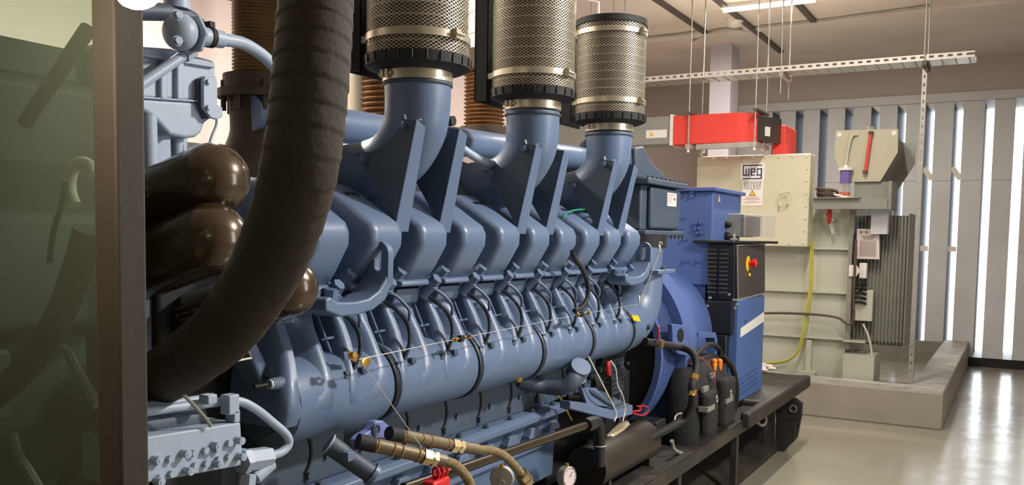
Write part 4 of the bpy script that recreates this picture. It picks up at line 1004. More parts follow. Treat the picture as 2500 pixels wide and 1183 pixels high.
# ================================================================== TOOL BAG
q = at('X', -1.66, 1720, 930)
BG = thing('tool_bag', 'black fabric tool bag with grey reflective strips on the base deck', 'bag', (-1.62, 5.2, 0.512))
def sq(pts, off): return MB().poly3(pts, off)
b = MB()
rings = []
for z, y0, y1, xo in ((0.512, 4.80, 5.58, 0.0), (0.60, 4.80, 5.62, 0.015), (0.75, 4.84, 5.60, 0.01), (0.88, 4.90, 5.56, -0.02), (0.95, 5.0, 5.48, -0.06)):
    x1, x0 = -1.45+xo, -1.68
    rg = []
    for k in range(20):
        a = 2*PI*k/20; c, s = math.cos(a), math.sin(a)
        e = lambda v: math.copysign(abs(v)**0.55, v)
        rg.append(V(((x0+x1)/2+(x1-x0)/2*e(c), (y0+y1)/2+(y1-y0)/2*e(s), z)))
    rings.append(rg)
bd = obj('bag_body', MB().ring_stack(rings), M_BAG, BG, ang=70)
obj('front_pocket', MB().box(-1.47, -1.395, 5.18, 5.42, 0.56, 0.84), M_BAG, BG, bevel=0.03)
obj('side_pocket', MB().box(-1.47, -1.41, 4.88, 5.08, 0.56, 0.80), M_BAG, BG, bevel=0.03)
for (y0, y1, z) in ((4.86, 5.0, 0.70), (4.90, 5.0, 0.80), (5.19, 5.33, 0.70), (5.05, 5.12, 0.86)):
    obj('reflective_strip', MB().box(-1.46, (-1.392 if y0 > 5.1 else -1.407) if z < 0.82 and y0 != 4.90 else -1.445, y0, y1, z, z+0.028), M_REFL, BG)
obj('bag_handle', MB().tube([(-1.55, 4.98, 0.93), (-1.53, 5.06, 1.00), (-1.52, 5.26, 1.03), (-1.52, 5.45, 0.98), (-1.52, 5.55, 0.86), (-1.52, 5.60, 0.70)], 0.016, 10), M_BLKM, BG)
obj('shoulder_strap', MB().tube([(-1.50, 5.45, 0.95), (-1.47, 5.58, 0.86), (-1.46, 5.66, 0.72), (-1.48, 5.70, 0.58), (-1.52, 5.66, 0.53)], 0.018, 10, rfun=lambda t: 0.018), M_BAG, BG)
for y in (5.11, 4.87):
    obj('d_ring', MB().torus((-1.385 if y > 5 else -1.40, y+0.14, 0.755), (1, 0, 0), 0.018, 0.003, 20, 6), M_ZINC, BG)
obj('buckle_tag', MB().box(-1.478, -1.470, 5.56, 5.62, 0.585, 0.625), M_WHITE, BG)
BG.location.y = 5.0; BG.location.x -= 0.02; BG.scale = (1, 0.95, 1)
for k, (m, lb) in enumerate(((M_YEL, 'yellow plastic handle end sticking out of the tool bag'), (M_ORANGE, 'orange plastic handle end sticking out of the tool bag'))):
    q = at('X', -1.50, 1744+13*k, 884)
    t = thing('screwdriver', lb, 'tool', (q.x, q.y, q.z-0.1))
    obj('grip', MB().lathe([(0.012, -0.05), (0.016, -0.01), (0.017, 0.012), (0.010, 0.022)], (q.x, q.y, q.z), n=14), M_ORANGE, t)
    obj('butt', MB().lathe([(0.0165, 0), (0.0165, 0.008)], (q.x, q.y, q.z-0.016), n=14), m, t)
cable('thin_red_wire', 'thin red wire arching over the tool bag', [(1700, 868), (1722, 880), (1738, 905), (1745, 935)], 0.003, M_REDPR, ax=('X', -1.38))

# ================================================================== FUEL / COOLANT PIPES
def pts(ax, val, L): return [at(ax, val, x, y) for x, y in L]
t = thing('coolant_pipe', 'black pipe run with brass couplings from the elbow to the base deck', 'pipe', at('X', -1.5, 1600, 1060))
L = [(-1.58, 1575, 833), (-1.56, 1600, 837), (-1.50, 1650, 845), (-1.44, 1680, 853), (-1.39, 1697, 872), (-1.37, 1699, 905), (-1.36, 1690, 940), (-1.36, 1690, 965), (-1.37, 1688, 990), (-1.41, 1672, 1018)]
obj('rubber_run', MB().tube([at('X', v, x, y) for v, x, y in L], 0.019, 14), M_BLKM, t)
obj('lower_run', MB().tube([at('X', -1.41, 1675, 1014), at('X', -1.44, 1650, 1035), at('X', -1.53, 1585, 1070)], 0.021, 14), M_BLKM, t)
for (v, x, y) in ((-1.55, 1606, 838), (-1.365, 1695, 913), (-1.36, 1690, 950)):
    q = at('X', v, x, y); q2 = at('X', v, x+(10 if y < 850 else -2), y+(2 if y < 850 else 12))
    obj('brass_coupling', MB().cyl(q, q2, 0.024, n=8).cyl(q+(q2-q)*1.0, q+(q2-q)*1.3, 0.022, n=16), M_BRASS, t, ang=25)
q = at('X', -1.45, 1660, 1022)
obj('pipe_clip', MB().torus(q, (0.05, 1, -0.4), 0.028, 0.005, 24, 8), M_FIT, t)
q = at('X', -1.54, 1606, 830)
obj('valve_handle', MB().bar(q, at('X', -1.52, 1608, 796), 0.010, 0.022), M_REDP, t, bevel=0.004, label='red lever handle')
obj('clip_post', MB().box(-1.53, -1.50, 4.77, 4.80, 0.512, 0.63), M_SKID, t)
# long black pipe along the engine
t = thing('black_rail_pipe', 'long glossy black pipe running low along the engine side', 'pipe', at('X', -1.5, 1200, 1120))
a, c = at('X', -1.47, 985, 1192), at('X', -1.53, 1440, 1034)
obj('pipe_run', MB().cyl(a, c, 0.017, n=18), M_PIPE, t)
d = (c-a).normalized()
obj('union_nut', MB().cyl(c-d*0.05, c+d*0.03, 0.031, n=8), M_BLACK, t, ang=25)
obj('elbow_fitting', MB().tube([c+d*0.02, c+d*0.07, c+d*0.10+V((0, 0, -0.02)), c+d*0.115+V((0.0, 0, -0.10)), c+d*0.115+V((0.0, 0, -0.20))], 0.026, 16), M_BLACK, t)
obj('hose_band', MB().torus(c+d*0.115+V((0, 0, -0.11)), (0, 0, 1), 0.028, 0.003), M_ZINC, t)
# black cylinder (heater) on deck
MU = thing('black_cylinder', 'large matt black cylinder lying on the base deck', 'cylinder', (-1.58, 3.7, 0.512))
a, c = at('X', -1.57, 1435, 1152), at('X', -1.60, 1592, 1085)
a = at('X', -1.60, 1433, 1143); c = at('X', -1.60, 1572, 1070)
d = (c-a).normalized()
obj('shell', MB().cyl(a, c, 0.096, n=48), M_HEAT, MU, bevel=0.008)
obj('end_ring', MB().torus(a, d, 0.092, 0.005, 48, 8), M_SKID, MU)
obj('end_bolt', MB().cyl(a-d*0.006+V((0.075, 0, -0.05)), a+d*0.004+V((0.075, 0, -0.05)), 0.008), M_BLACK, MU)
obj('drain_tap', MB().cyl(c+V((0.04, 0.0, -0.03)), c+V((0.05, 0.07, -0.03)), 0.008), M_STEEL, MU)
for y_ in (3.6, 4.1): obj('cradle', MB().box(-1.66, -1.54, y_, y_+0.03, 0.505, 0.56), M_SKID, MU)
t = thing('steel_clip', 'small bright steel clip plate bolted on the deck behind the black cylinder', 'clip', at('Z', 0.515, 1648, 1068))
q = at('Z', 0.515, 1648, 1068)
obj('plate', MB().box(q.x-0.03, q.x+0.03, q.y-0.06, q.y+0.06, 0.513, 0.523), M_STEEL, t, bevel=0.003)
obj('clip_hole', MB().cyl((q.x, q.y+0.025, 0.523), (q.x, q.y+0.025, 0.525), 0.010), M_BLACK, t)
# cream basin
q = at('Z', 0.70, 1500, 1040)
t = thing('catch_tray', 'cream metal catch tray under the engine mounting foot', 'tray', q)
rim = pts('Z', 0.735, [(1478, 1060), (1505, 1032), (1532, 1022), (1538, 1030), (1525, 1045), (1500, 1060)])
obj('tray_body', MB().poly3(rim, (0, 0, -0.06)), M_BASIN, t, bevel=0.012)
# cream wires from engine
t_l = [('pale thin cable looping from under the manifold to the catch tray', 'X', -1.60, [(1437, 870), (1452, 900), (1475, 945), (1495, 985), (1505, 1010), (1500, 1028)]),
       ('yellow-tipped cable dropping past the starter guard', 'X', -1.60, [(1491, 880), (1503, 900), (1508, 940), (1520, 965), (1526, 1000), (1520, 1028)])]
for lb, ax, v, L in t_l: cable('instrument_cable', lb, pts(ax, v, L), 0.0035, M_WHITEC)
cable('instrument_cable', 'short yellow cable end hanging at the sump corner', pts('X', -1.70, [(1357, 967), (1366, 968), (1376, 985), (1388, 1010), (1396, 1025)]), 0.004, M_YG)
t = thing('battery_lead', 'black battery lead with red sleeve near the starter', 'cable', at('X', -1.64, 1485, 900))
obj('lead', MB().tube(pts('X', -1.64, [(1488, 910), (1492, 930), (1492, 960), (1490, 985)]), 0.010, 10), M_BLKM, t)
obj('red_sleeve', MB().tube(pts('X', -1.64, [(1485, 880), (1484, 895), (1487, 914)]), 0.0115, 10), M_REDP, t)
cable('red_wire', 'upper red wire loop beside the mounting foot', pts('X', -1.60, [(1545, 1003), (1562, 1001), (1565, 993), (1555, 990)]), 0.004, M_REDP, group='red wire loops')
cable('red_wire', 'larger lower red wire loop beside the mounting foot', pts('X', -1.60, [(1545, 1007), (1565, 1013), (1580, 1006), (1581, 994), (1565, 988)]), 0.004, M_REDP, group='red wire loops')
b = MB().box(-1.75, -1.60, 4.35, 4.50, 0.60, 0.68).box(-1.70, -1.62, 4.25, 4.34, 0.56, 0.62)
tag(obj('terminal_block', b, M_BLACK, bevel=0.005), 'black terminal block behind the mounting foot', 'terminal block')

# flexible hose over the covers, green cable
cable('black_hose', 'black rubber lead hanging over the rocker covers and looping down', pts('X', -1.57, [(1396, 612), (1404, 632), (1420, 655), (1434, 690), (1434, 725), (1420, 750), (1402, 758)]), 0.0095, M_BLKM, n=12)
cable('green_cable', 'thin green cable looped over the far rocker covers', [at('X', -1.68, 1374, 530), at('X', -1.69, 1390, 516), at('X', -1.69, 1420, 511), at('X', -1.67, 1452, 512), at('X', -1.65, 1468, 520), at('X', -1.64, 1466, 533), at('X', -1.65, 1455, 542)], 0.004, M_GREENC)

# wire rope with pulleys and turnbuckles
W0, W1, W2, W3 = V((-1.55, 1.90, 1.30)), at('X', -1.585, 1125, 825), at('X', -1.585, 1420, 766), at('X', -1.585, 1560, 742)
W0 = at('X', -1.56, 877, 876)
WT = at('X', -1.585, 1610, 618)
t = thing('wire_rope', 'thin steel pull wire with clamps stretched along the manifold', 'wire', W0)
obj('main_wire', MB().tube([W0, W1, W2, W3], 0.0014, 6, smooth=False), M_WIRE, t)
obj('upper_wire', MB().cyl(W3, WT, 0.0014, n=6), M_WIRE, t)
q = at('X', -1.42, 1030, 1092)
obj('lower_wire', MB().cyl(W0, q, 0.0014, n=6), M_WIRE, t)
for P_, sc in ((W1, 1.0), (W2, 1.15)):
    d = V((0, 1, 0))
    ct = obj('wire_clamp', MB().box(P_.x-0.008, P_.x+0.008, P_.y-0.012*sc, P_.y+0.012*sc, P_.z-0.012, P_.z+0.010), M_BLKM, t, bevel=0.003)
    obj('clamp_nut', MB().cyl(P_+V((0.008, 0.035*sc, 0.002)), P_+V((0.018, 0.035*sc, 0.002)), 0.008, n=6).cyl(P_+V((0, 0.02, 0)), P_+V((0, 0.05, 0.004)), 0.005), M_BRASS, ct)
    obj('clamp_nut', MB().cyl(P_+V((0.006, -0.045*sc, -0.002)), P_+V((0.014, -0.045*sc, -0.002)), 0.007, n=6).cyl(P_+V((0, -0.05, 0)), P_+V((0, -0.015, 0)), 0.005), M_BRASS, ct)
def pulley(name, label, q, m, s=1.0, up=False):
    t = thing(name, label, 'pulley', q)
    obj('sheave_plate', MB().ball(q+(V((0.006, 0.02, -0.01)) if not up else V((0.004, 0, 0.012))), 0.017*s, (0.25, 1.2 if not up else 0.6, 0.75 if not up else 1.3), 16), m, t)
    obj('shackle', MB().torus(q+(V((0, -0.018, 0.008)) if not up else V((0, 0, 0.034))), (1, 0.3, 0), 0.010*s, 0.004, 16, 6), m, t)
    obj('fixing_bolt', MB().hexb(q+(V((0.0, -0.035, 0.014)) if not up else V((0, 0, 0.05))), (1, 0, 0.2), 0.009*s, 0.014), m, t, ang=25)
pulley('wire_pulley', 'shiny brass pulley holding the wire at the near end of the manifold', W0, M_BRASS, 1.1)
pulley('wire_pulley', 'small steel pulley where the wire turns upward at the manifold elbow', W3, M_STEEL, 1.1, True)
pulley('wire_pulley', 'small steel pulley at the top of the wire under the intercooler', WT, M_STEEL, 1.1, True)
obj('pulley_arm', MB().poly3(pts('X', -1.62, [(835, 858), (862, 856), (872, 866), (868, 876), (838, 876)]), (0.006, 0, 0)), M_BLUE, EN)

# ================================================================== BRAIDED HOSES (front)
FL = thing('hose_manifold', 'lavender-blue cast flange where the two braided hoses start', 'flange', at('X', -1.55, 930, 1050))
fp = pts('X', -1.53, [(885, 1062), (905, 1050), (918, 1028), (935, 1026), (950, 1038), (960, 1050), (962, 1062), (945, 1072), (925, 1068), (905, 1075), (890, 1090), (878, 1090), (872, 1075)])
obj('flange_plate', MB().poly3(fp, (-0.03, 0, 0)), M_LBLUE, FL, bevel=0.004)
q = at('X', -1.528, 918, 1048); obj('boss', MB().torus(q, (1, 0, 0), 0.014, 0.004, 24, 8).cyl(q, q+V((0.002, 0, 0)), 0.008), M_BLUED, FL)
obj('casting_body', MB().cyl(at('X', -1.62, 850, 1065), at('X', -1.56, 905, 1060), 0.04), M_BLUED, FL)
def braided(label, L1, L2, r1, r2, nut, tail=None):
    t = thing('braided_hose', label, 'hose', at(*L1[0]), 'braided steel hoses')
    A = [at(*p) for p in L1]
    sl = obj('sleeve', MB().cyl(A[0], A[-1], r1, n=20), M_SLEEVE, t)
    for f in (0.05, 0.38, 0.55, 0.9):
        p = A[0].lerp(A[-1], f); obj('sleeve_ring', MB().torus(p, A[-1]-A[0], r1, 0.0025, 24, 6), M_BRASS, sl)
    obj('rubber_end', MB().cyl(A[0]-(A[-1]-A[0]).normalized()*0.045, A[0], r1*1.12, n=20), M_BLKM, t)
    n0 = A[-1]; B = [at(*p) for p in L2]; d = (B[0]-n0).normalized()
    obj('hex_nut', MB().cyl(n0, n0+d*0.022, r1*1.28, n=6).cyl(n0+d*0.022, n0+d*0.032, r1*1.05, n=16).cyl(n0+d*0.032, n0+d*0.045, r1*1.2, n=6), M_NUT, t, ang=25)
    obj('ferrule', MB().cyl(n0+d*0.03, B[0], r2*1.25, n=18), M_SLEEVE, t)
    obj('braid', MB().tube(B, r2, 18), M_BRAID, t)
    if tail:
        C_ = [at(*p) for p in tail]; d = (C_[-1]-C_[0]).normalized()
        obj('end_nut', MB().cyl(C_[0], C_[0]+d*0.03, r1*1.35, n=6).cyl(C_[0]+d*0.032, C_[0]+d*0.055, r1*1.45, n=6), M_NUT, t, ang=25)
    return t
braided('upper braided steel hose bending down to a brass nut', [('X', -1.47, 978, 1062), ('X', -1.43, 1100, 1085)], [('X', -1.40, 1165, 1096), ('X', -1.38, 1205, 1100), ('X', -1.36, 1235, 1115), ('X', -1.35, 1255, 1135), ('X', -1.345, 1276, 1160)], 0.0175, 0.0135, None, [('X', -1.345, 1272, 1155), ('X', -1.345, 1286, 1174)])
braided('lower braided steel hose curving down out of view', [('X', -1.43, 912, 1085), ('X', -1.36, 1030, 1112)], [('X', -1.33, 1085, 1124), ('X', -1.31, 1110, 1134), ('X', -1.295, 1130, 1152), ('X', -1.29, 1145, 1175), ('X', -1.285, 1155, 1215)], 0.0185, 0.014, None)
# grey capped pipe
a, c = at('X', -1.50, 800, 1082), at('X', -1.42, 905, 1155)
t = thing('capped_pipe', 'dark blue-grey pipe stub with a round cap sloping down', 'pipe', c)
obj('stub', MB().cyl(a, c, 0.025, n=24), M_BLUED, t)
obj('cap', MB().cyl(c, c+(c-a).normalized()*0.012, 0.031, n=28), M_BLUE, t)
obj('band', MB().torus(a+(c-a)*0.02, c-a, 0.026, 0.003), M_GREYBLUE, t)
obj('side_boss', MB().box(*[v for p in (at('X', -1.44, 848, 1112),) for v in (p.x-0.01, p.x+0.012, p.y-0.012, p.y+0.012, p.z-0.012, p.z+0.012)]), M_BLUE, t, bevel=0.002)
# gauges
def gauge(label, q, d, r):
    t = thing('pressure_gauge', label, 'gauge', q-V((0, 0, r)), 'round pressure gauges')
    d = V(d).normalized()
    obj('gauge_case', MB().lathe([(r*0.82, -0.028), (r*0.97, -0.024), (r, -0.018), (r, 0.004), (r*0.92, 0.008), (r*0.88, 0.004)], q, d, 36), M_ZINC, t, bevel=0.0)
    face = obj('gauge_face', MB().cyl(q+d*0.0045, q+d*0.0055, r*0.86, n=36), M_PINKP, t)
    x, y, z = frame(d)
    b = MB().bar(q+d*0.007, q+d*0.007+x*r*0.3+y*r*0.4, 0.002, 0.001, up=d)
    for k in range(9):
        a = math.radians(-210+k*30+180); e = x*math.cos(a)+y*math.sin(a); b.bar(q+d*0.006+e*r*0.68, q+d*0.006+e*r*0.8, 0.0015, 0.001, up=d)
    obj('needle_and_scale', b, M_BROWNPR, face)
    obj('filler_plug', MB().cyl(q+V((0, 0, r))-d*0.008, q+V((0, 0, r+0.010))-d*0.008, 0.006), M_BRASS, t)
    obj('mount_stem', MB().cyl(q-V((0, 0, r))-d*0.01, q-V((0, 0, r+0.10))-d*0.01, 0.008), M_BRASS, t)
    return t
gauge('right pressure gauge with glass face in front of the black cylinder', at('X', -1.30, 1388, 1163), (0.9, -0.25, 0.05), 0.036)
# the left gauge is seen from its closed back
q = at('X', -1.30, 1225, 1167)
t = thing('pressure_gauge', 'left pressure gauge with plain grey back below the braided hose', 'gauge', q-V((0, 0, 0.036)), 'round pressure gauges')
d = V((0.45, -0.9, 0.1)).normalized()
obj('gauge_case', MB().lathe([(0.034, -0.025), (0.036, -0.02), (0.036, 0.0), (0.033, 0.005), (0.028, 0.006)], q, d, 36), M_ZINC, t)
obj('back_boss', MB().cyl(q+d*0.006-V((0, 0, 0.012)), q+d*0.014-V((0, 0, 0.012)), 0.010), M_ZINC, t)
obj('filler_plug', MB().cyl(q+V((0, 0, 0.034)), q+V((0, 0, 0.044)), 0.006), M_BRASS, t)
obj('mount_stem', MB().cyl(q-V((0, 0, 0.034)), q-V((0, 0, 0.12)), 0.008), M_BRASS, t)
# red valve body
q = at('X', -1.45, 1060, 1165)
t = thing('red_valve', 'red valve body with chain shackles behind the black pipe', 'valve', q-V((0, 0, 0.08)))
obj('body', MB().box(q.x-0.03, q.x+0.03, q.y-0.045, q.y+0.045, q.z-0.09, q.z+0.0), M_REDP, t, bevel=0.01)
for k in range(3): obj('shackle', MB().torus(q+V((0.01, -0.005+0.022*k, 0.018)), (0.3, 1, 0), 0.014, 0.005, 18, 8), M_REDP, t)

# ================================================================== VALVE BLOCK (bottom left)
VB = thing('valve_block', 'pale blue-grey studded valve block at the lower left', 'valve block', at('X', -1.5, 470, 1183))
fa = pts('X', -1.48, [(300, 1075), (588, 1030), (594, 1135), (300, 1190)])
blk = obj('block', MB().poly3(fa, (-0.13, 0, 0)), M_GREYBLUE, VB, bevel=0.004)
b = MB(); b2 = MB()
for i, (px, py, big) in enumerate(((375, 1120, 1), (412, 1118, 0), (445, 1105, 1), (470, 1104, 0), (498, 1098, 0), (519, 1085, 1), (556, 1080, 0), (577, 1073, 1), (380, 1172, 1), (415, 1155, 0), (452, 1147, 1), (473, 1135, 0), (500, 1130, 0), (524, 1130, 1), (555, 1113, 0), (581, 1112, 1), (527, 1095, 0), (530, 1120, 0), (382, 1125, 0), (386, 1165, 0))):
    q = at('X', -1.48, px, py); L_ = 0.020 if big else 0.010
    (b if not big else b2).cyl(q, q+V((L_, 0, 0)), 0.0085 if big else 0.0075, n=14)
    if big: b.cyl(q+V((0.0, 0, 0)), q+V((L_+0.001, 0, 0)), 0.004, n=8)
split('flat_stud', b, M_GREYBLUE, blk); split('round_stud', b2, M_GREYBLUE, blk)
P = [at('X', v, x, y) for v, x, y in ((-1.52, 330, 1008), (-1.52, 420, 995), (-1.52, 500, 985), (-1.51, 575, 978), (-1.50, 620, 995), (-1.50, 665, 1030), (-1.49, 700, 1062), (-1.49, 704, 1085), (-1.49, 685, 1104), (-1.49, 655, 1112))]
obj('bent_pipe', MB().tube(P, 0.0105, 16), M_GREYBLUE, VB)
P = [at('X', -1.55, x, y) for x, y in ((330, 990), (420, 983), (520, 968))]
obj('upper_pipe', MB().tube(P, 0.009, 14), M_GREYBLUE, VB)
q = at('X', -1.49, 655, 1115); q2 = at('X', -1.49, 602, 1122)
obj('hex_coupling', MB().cyl(q, q2, 0.026, n=6), M_GREYBLUE, VB, ang=25)
obj('hex_coupling', MB().cyl(q2, at('X', -1.49, 588, 1126), 0.03, n=6), M_GREYBLUE, VB, ang=25)
obj('lower_fitting', MB().cyl(at('X', -1.49, 620, 1165), at('X', -1.49, 660, 1130), 0.018, n=16).cyl(at('X', -1.49, 600, 1200), at('X', -1.49, 605, 1155), 0.02, n=6), M_GREYBLUE, VB, ang=25)
for (x0, y0, x1, y1, w) in ((512, 985, 512, 962, 0.026), (565, 1010, 565, 962, 0.030), (572, 1030, 572, 1000, 0.018)):
    q = at('X', -1.49, x0, y0); q2 = at('X', -1.49, x1, y1)
    obj('pipe_clamp', MB().box(q.x-0.02, q.x+0.01, q.y-w/2, q.y+w/2, q.z, q2.z), M_GREYBLUE, VB, bevel=0.003)
obj('thin_lead', MB().tube(pts('X', -1.47, [(440, 955), (470, 985), (500, 1018), (515, 1040)]), 0.004, 8), M_TANKD, VB)
obj('under_tank', MB().cyl(at('X', -1.56, 250, 1052), at('X', -1.56, 480, 1020), 0.035, n=24), M_BLUED, VB)
# threaded sensor
q, q2 = at('X', -1.66, 656, 938), at('X', -1.66, 705, 930)
t = thing('sensor_plug', 'ribbed grey connector plug at the near end of the manifold', 'connector', q)
d = (q2-q).normalized()
obj('plug_body', MB().cyl(q, q2, 0.013, n=20), M_GREYBLUE, t)
b = MB()
for k in range(5): b.torus(q+d*(0.012+0.008*k), d, 0.014, 0.0022, 20, 6)
obj('ribs', b, M_GREYBLUE, t); obj('lead', MB().cyl(q-d*0.05, q, 0.005), M_BLKM, t)
# pale bent bracket rod
tag(obj('bent_rod', MB().tube(pts('X', -1.58, [(548, 886), (614, 873), (602, 845)]), 0.0028, 6, smooth=False), M_WHITEC), 'thin pale bent rod below the lagged hose', 'rod')

# ================================================================== FRONT-LEFT COOLANT HOUSING
CH = thing('coolant_housing', 'pale grey-blue cast coolant housing with bolted cover at the upper left', 'housing', at('X', -1.9, 440, 400))
HX = {1.62: -1.86, 1.61: -1.855, 1.605: -1.850, 1.60: -1.848, 1.66: -1.90, 1.76: -1.98, 1.50: -1.80, 1.46: -1.77, 1.56: -1.83, 1.58: -1.845, 1.57: -1.83, 1.48: -1.82}
def yp(y, L): return [at('X', HX[y], a, b_) for a, b_ in L]
def hy(y, a, b_): return at('X', HX[y], a, b_)
D_ = V((-0.16, 0.0, 0))
obj('upper_casting', MB().poly3(yp(1.62, [(240, 105), (420, 118), (500, 142), (522, 148), (527, 160), (525, 248), (240, 232)]), D_), M_GREYBLUE, CH, bevel=0.010)
obj('middle_casting', MB().poly3(yp(1.61, [(240, 232), (525, 252), (522, 285), (500, 300), (494, 322), (480, 334), (455, 338), (415, 330), (380, 290), (355, 272), (240, 250)]), D_), M_GREYBLUE, CH, bevel=0.012)
obj('joint_line', MB().poly3(yp(1.605, [(240, 228), (526, 247), (526, 252), (240, 233)]), D_), M_GREYBLUE, CH, bevel=0.002)
obj('upper_ledge', MB().poly3(yp(1.60, [(240, 112), (524, 158), (526, 166), (240, 120)]), D_), M_GREYBLUE, CH, bevel=0.003)
for x in (392, 432): obj('vertical_rib', MB().poly3(yp(1.60, [(x, 150), (x+20, 153), (x+20, 246), (x, 244)]), (-0.02, 0, 0)), M_GREYBLUE, CH, bevel=0.006)
obj('column_leg', MB().cyl(hy(1.66, 432, 330), hy(1.66, 434, 420), 0.016), M_GREYBLUE, CH)
obj('column_leg', MB().cyl(hy(1.62, 362, 280), hy(1.62, 366, 420), 0.02), M_GREYBLUE, CH)
obj('rear_wall', MB().poly3(yp(1.76, [(240, 250), (460, 300), (450, 470), (240, 470)]), (-0.05, 0, 0)), M_GREYBLUE, CH)
q = hy(1.50, 440, 78)
pc = obj('pump_cover', MB().ball(q, 0.045, (1, 0.9, 1), 28), M_GREYBLUE, CH)
q2 = hy(1.50, 480, 75)
x_ = (hy(1.50, 560, 100)-hy(1.50, 440, 78)).normalized()
fl = obj('pump_flange', MB().cyl(q+x_*0.034, q+x_*0.046, 0.050, n=6), M_GREYBLUE, CH, bevel=0.004)
b = MB()
for px, py in ((433, 37), (432, 100)): b.hexb(hy(1.46, px, py), (1, -0.2, 0), 0.010, 0.012)
split('cover_bolt', b, M_GREYBLUE, pc)
obj('outlet_neck', MB().cyl(q+x_*0.04, q+x_*0.13, 0.024, 0.022), M_GREYBLUE, CH)
P = [q+x_*0.12, hy(1.50, 590, 105), hy(1.50, 635, 130), hy(1.50, 665, 158), hy(1.50, 700, 200)]
obj('outlet_hose', MB().tube(P, 0.0165, 16), M_GREYBLUE, CH)
obj('jubilee_clip', MB().cyl(q+x_*0.085, q+x_*0.098, 0.026, n=24).box(*(lambda p: (p.x-0.015, p.x+0.012, p.y-0.008, p.y+0.008, p.z+0.024, p.z+0.038))(q+x_*0.09)), M_BLKM, CH)
obj('arched_pipe', MB().tube([hy(1.62, 240, 30), hy(1.62, 360, 28), hy(1.62, 440, 35), hy(1.62, 485, 65), hy(1.62, 505, 110)], 0.022, 16), M_BLUED, CH)
obj('top_boss', MB().cyl(hy(1.62, 432, 22), hy(1.62, 432, 2), 0.032), M_GREYBLUE, CH)
pb = obj('side_bracket', MB().poly3(yp(1.56, [(497, 195), (502, 188), (527, 186), (531, 200), (531, 255), (543, 262), (545, 285), (530, 291), (515, 287), (497, 262)]), (-0.012, 0, 0)), M_GREYBLUE, CH, bevel=0.002)
b = MB()
for px, py in ((507, 200), (507, 263)): b.hexb(hy(1.56, px, py), (1, 0, 0), 0.007, 0.008)
split('bracket_screw', b, M_GREYBLUE, pb)
obj('side_bracket_back', MB().poly3(yp(1.58, [(486, 192), (500, 186), (500, 268), (513, 288), (500, 290), (486, 260)]), (-0.05, 0, 0)), M_BLUED, CH)
obj('capillary', MB().tube(yp(1.57, [(529, 290), (528, 305), (518, 330), (512, 350), (512, 362)]), 0.0035, 8), M_GREYBLUE, CH)
obj('angled_pipe', MB().cyl(hy(1.48, 300, 235), hy(1.48, 452, 133), 0.013), M_GREYBLUE, CH)
q = hy(1.48, 456, 130); q2 = hy(1.48, 470, 120)
obj('pipe_nut', MB().cyl(q-(q2-q)*0.6, q2, 0.019, n=6), M_GREYBLUE, CH, ang=25)

# ================================================================== OIL FILTER CANISTERS
def canister(label, y, p0, p1, r, ringpx=None):
    a, c = at('Y', y, *p0), at('Y', y, *p1)
    L = (c-a).length; d = (c-a).normalized()
    t = thing('oil_canister', label, 'canister', a, 'dark domed canisters')
    prof = [(r*0.9, -0.01), (r, 0), (r, L)]
    for k in range(1, 13):
        an = k*PI/2/12; prof.append((r*math.cos(an), L+r*math.sin(an)*0.95))
    obj('shell', MB().lathe(prof, a, d, 56), M_CAN, t, ang=60)
    x, y_, z = frame(d)
    # small pale print on the side facing the aisle
    up = V((0, 0, 1)); side = d.cross(up).normalized(); n_ = (side*0.9+V((0, 0, 0.25))).normalized()
    n_ = (n_-d*n_.dot(d)).normalized()
    if n_.y > 0: n_ = -n_
    t2 = d.cross(n_)
    b = MB()
    for k in range(12):
        for j, s in enumerate((0.35, 0.15, -0.1)):
            if random.random() < 0.25: continue
            base = a+d*(L*0.25+k*0.011)+(n_*math.cos(s)+t2*math.sin(s))*(r+0.0006)
            b.bar(base, base+d*0.006, 0.004, 0.0006, up=(n_*math.cos(s)+t2*math.sin(s)))
    obj('printing', b, M_TEXT, t)
    obj('base_ring', MB().torus(a, d, r, 0.004, 48, 6), M_BLUED, t)
    return t
canister('uppermost dark bronze domed canister above the others', 1.42, (300, 528), (522, 437), 0.083)
canister('middle dark bronze domed canister just below the uppermost one', 1.38, (290, 672), (520, 580), 0.080)
canister('lowest dark canister whose dome shows right of the lagged hose', 1.56, (425, 795), (705, 700), 0.072)
b = MB().box(-2.15, -1.86, 1.25, 1.66, 1.25, 1.62)
tag(obj('filter_head', b, M_BLUED, bevel=0.02), 'dark blue-grey filter head block behind the domed canisters', 'filter head')

# ================================================================== FOREGROUND HOSE, POST, PANE
P = [at('Y', y, x, yy) for y, x, yy in ((1.10, 775, -160), (1.08, 771, 0), (1.06, 764, 120), (1.04, 752, 260), (1.03, 733, 400), (1.05, 697, 540), (1.08, 640, 670), (1.13, 556, 795), (1.19, 470, 870), (1.25, 392, 922), (1.28, 315, 985), (1.27, 255, 1070), (1.22, 215, 1180), (1.15, 190, 1330))]
HO = thing('lagged_hose', 'thick dark cloth-wrapped hose sweeping down across the foreground', 'hose', P[-1])
obj('wrapped_tube', MB().tube(P, 0.060, 40, k=26, rfun=lambda t: 0.0585+0.0022*((t*34) % 1.0)), M_HOSE, HO, ang=70)
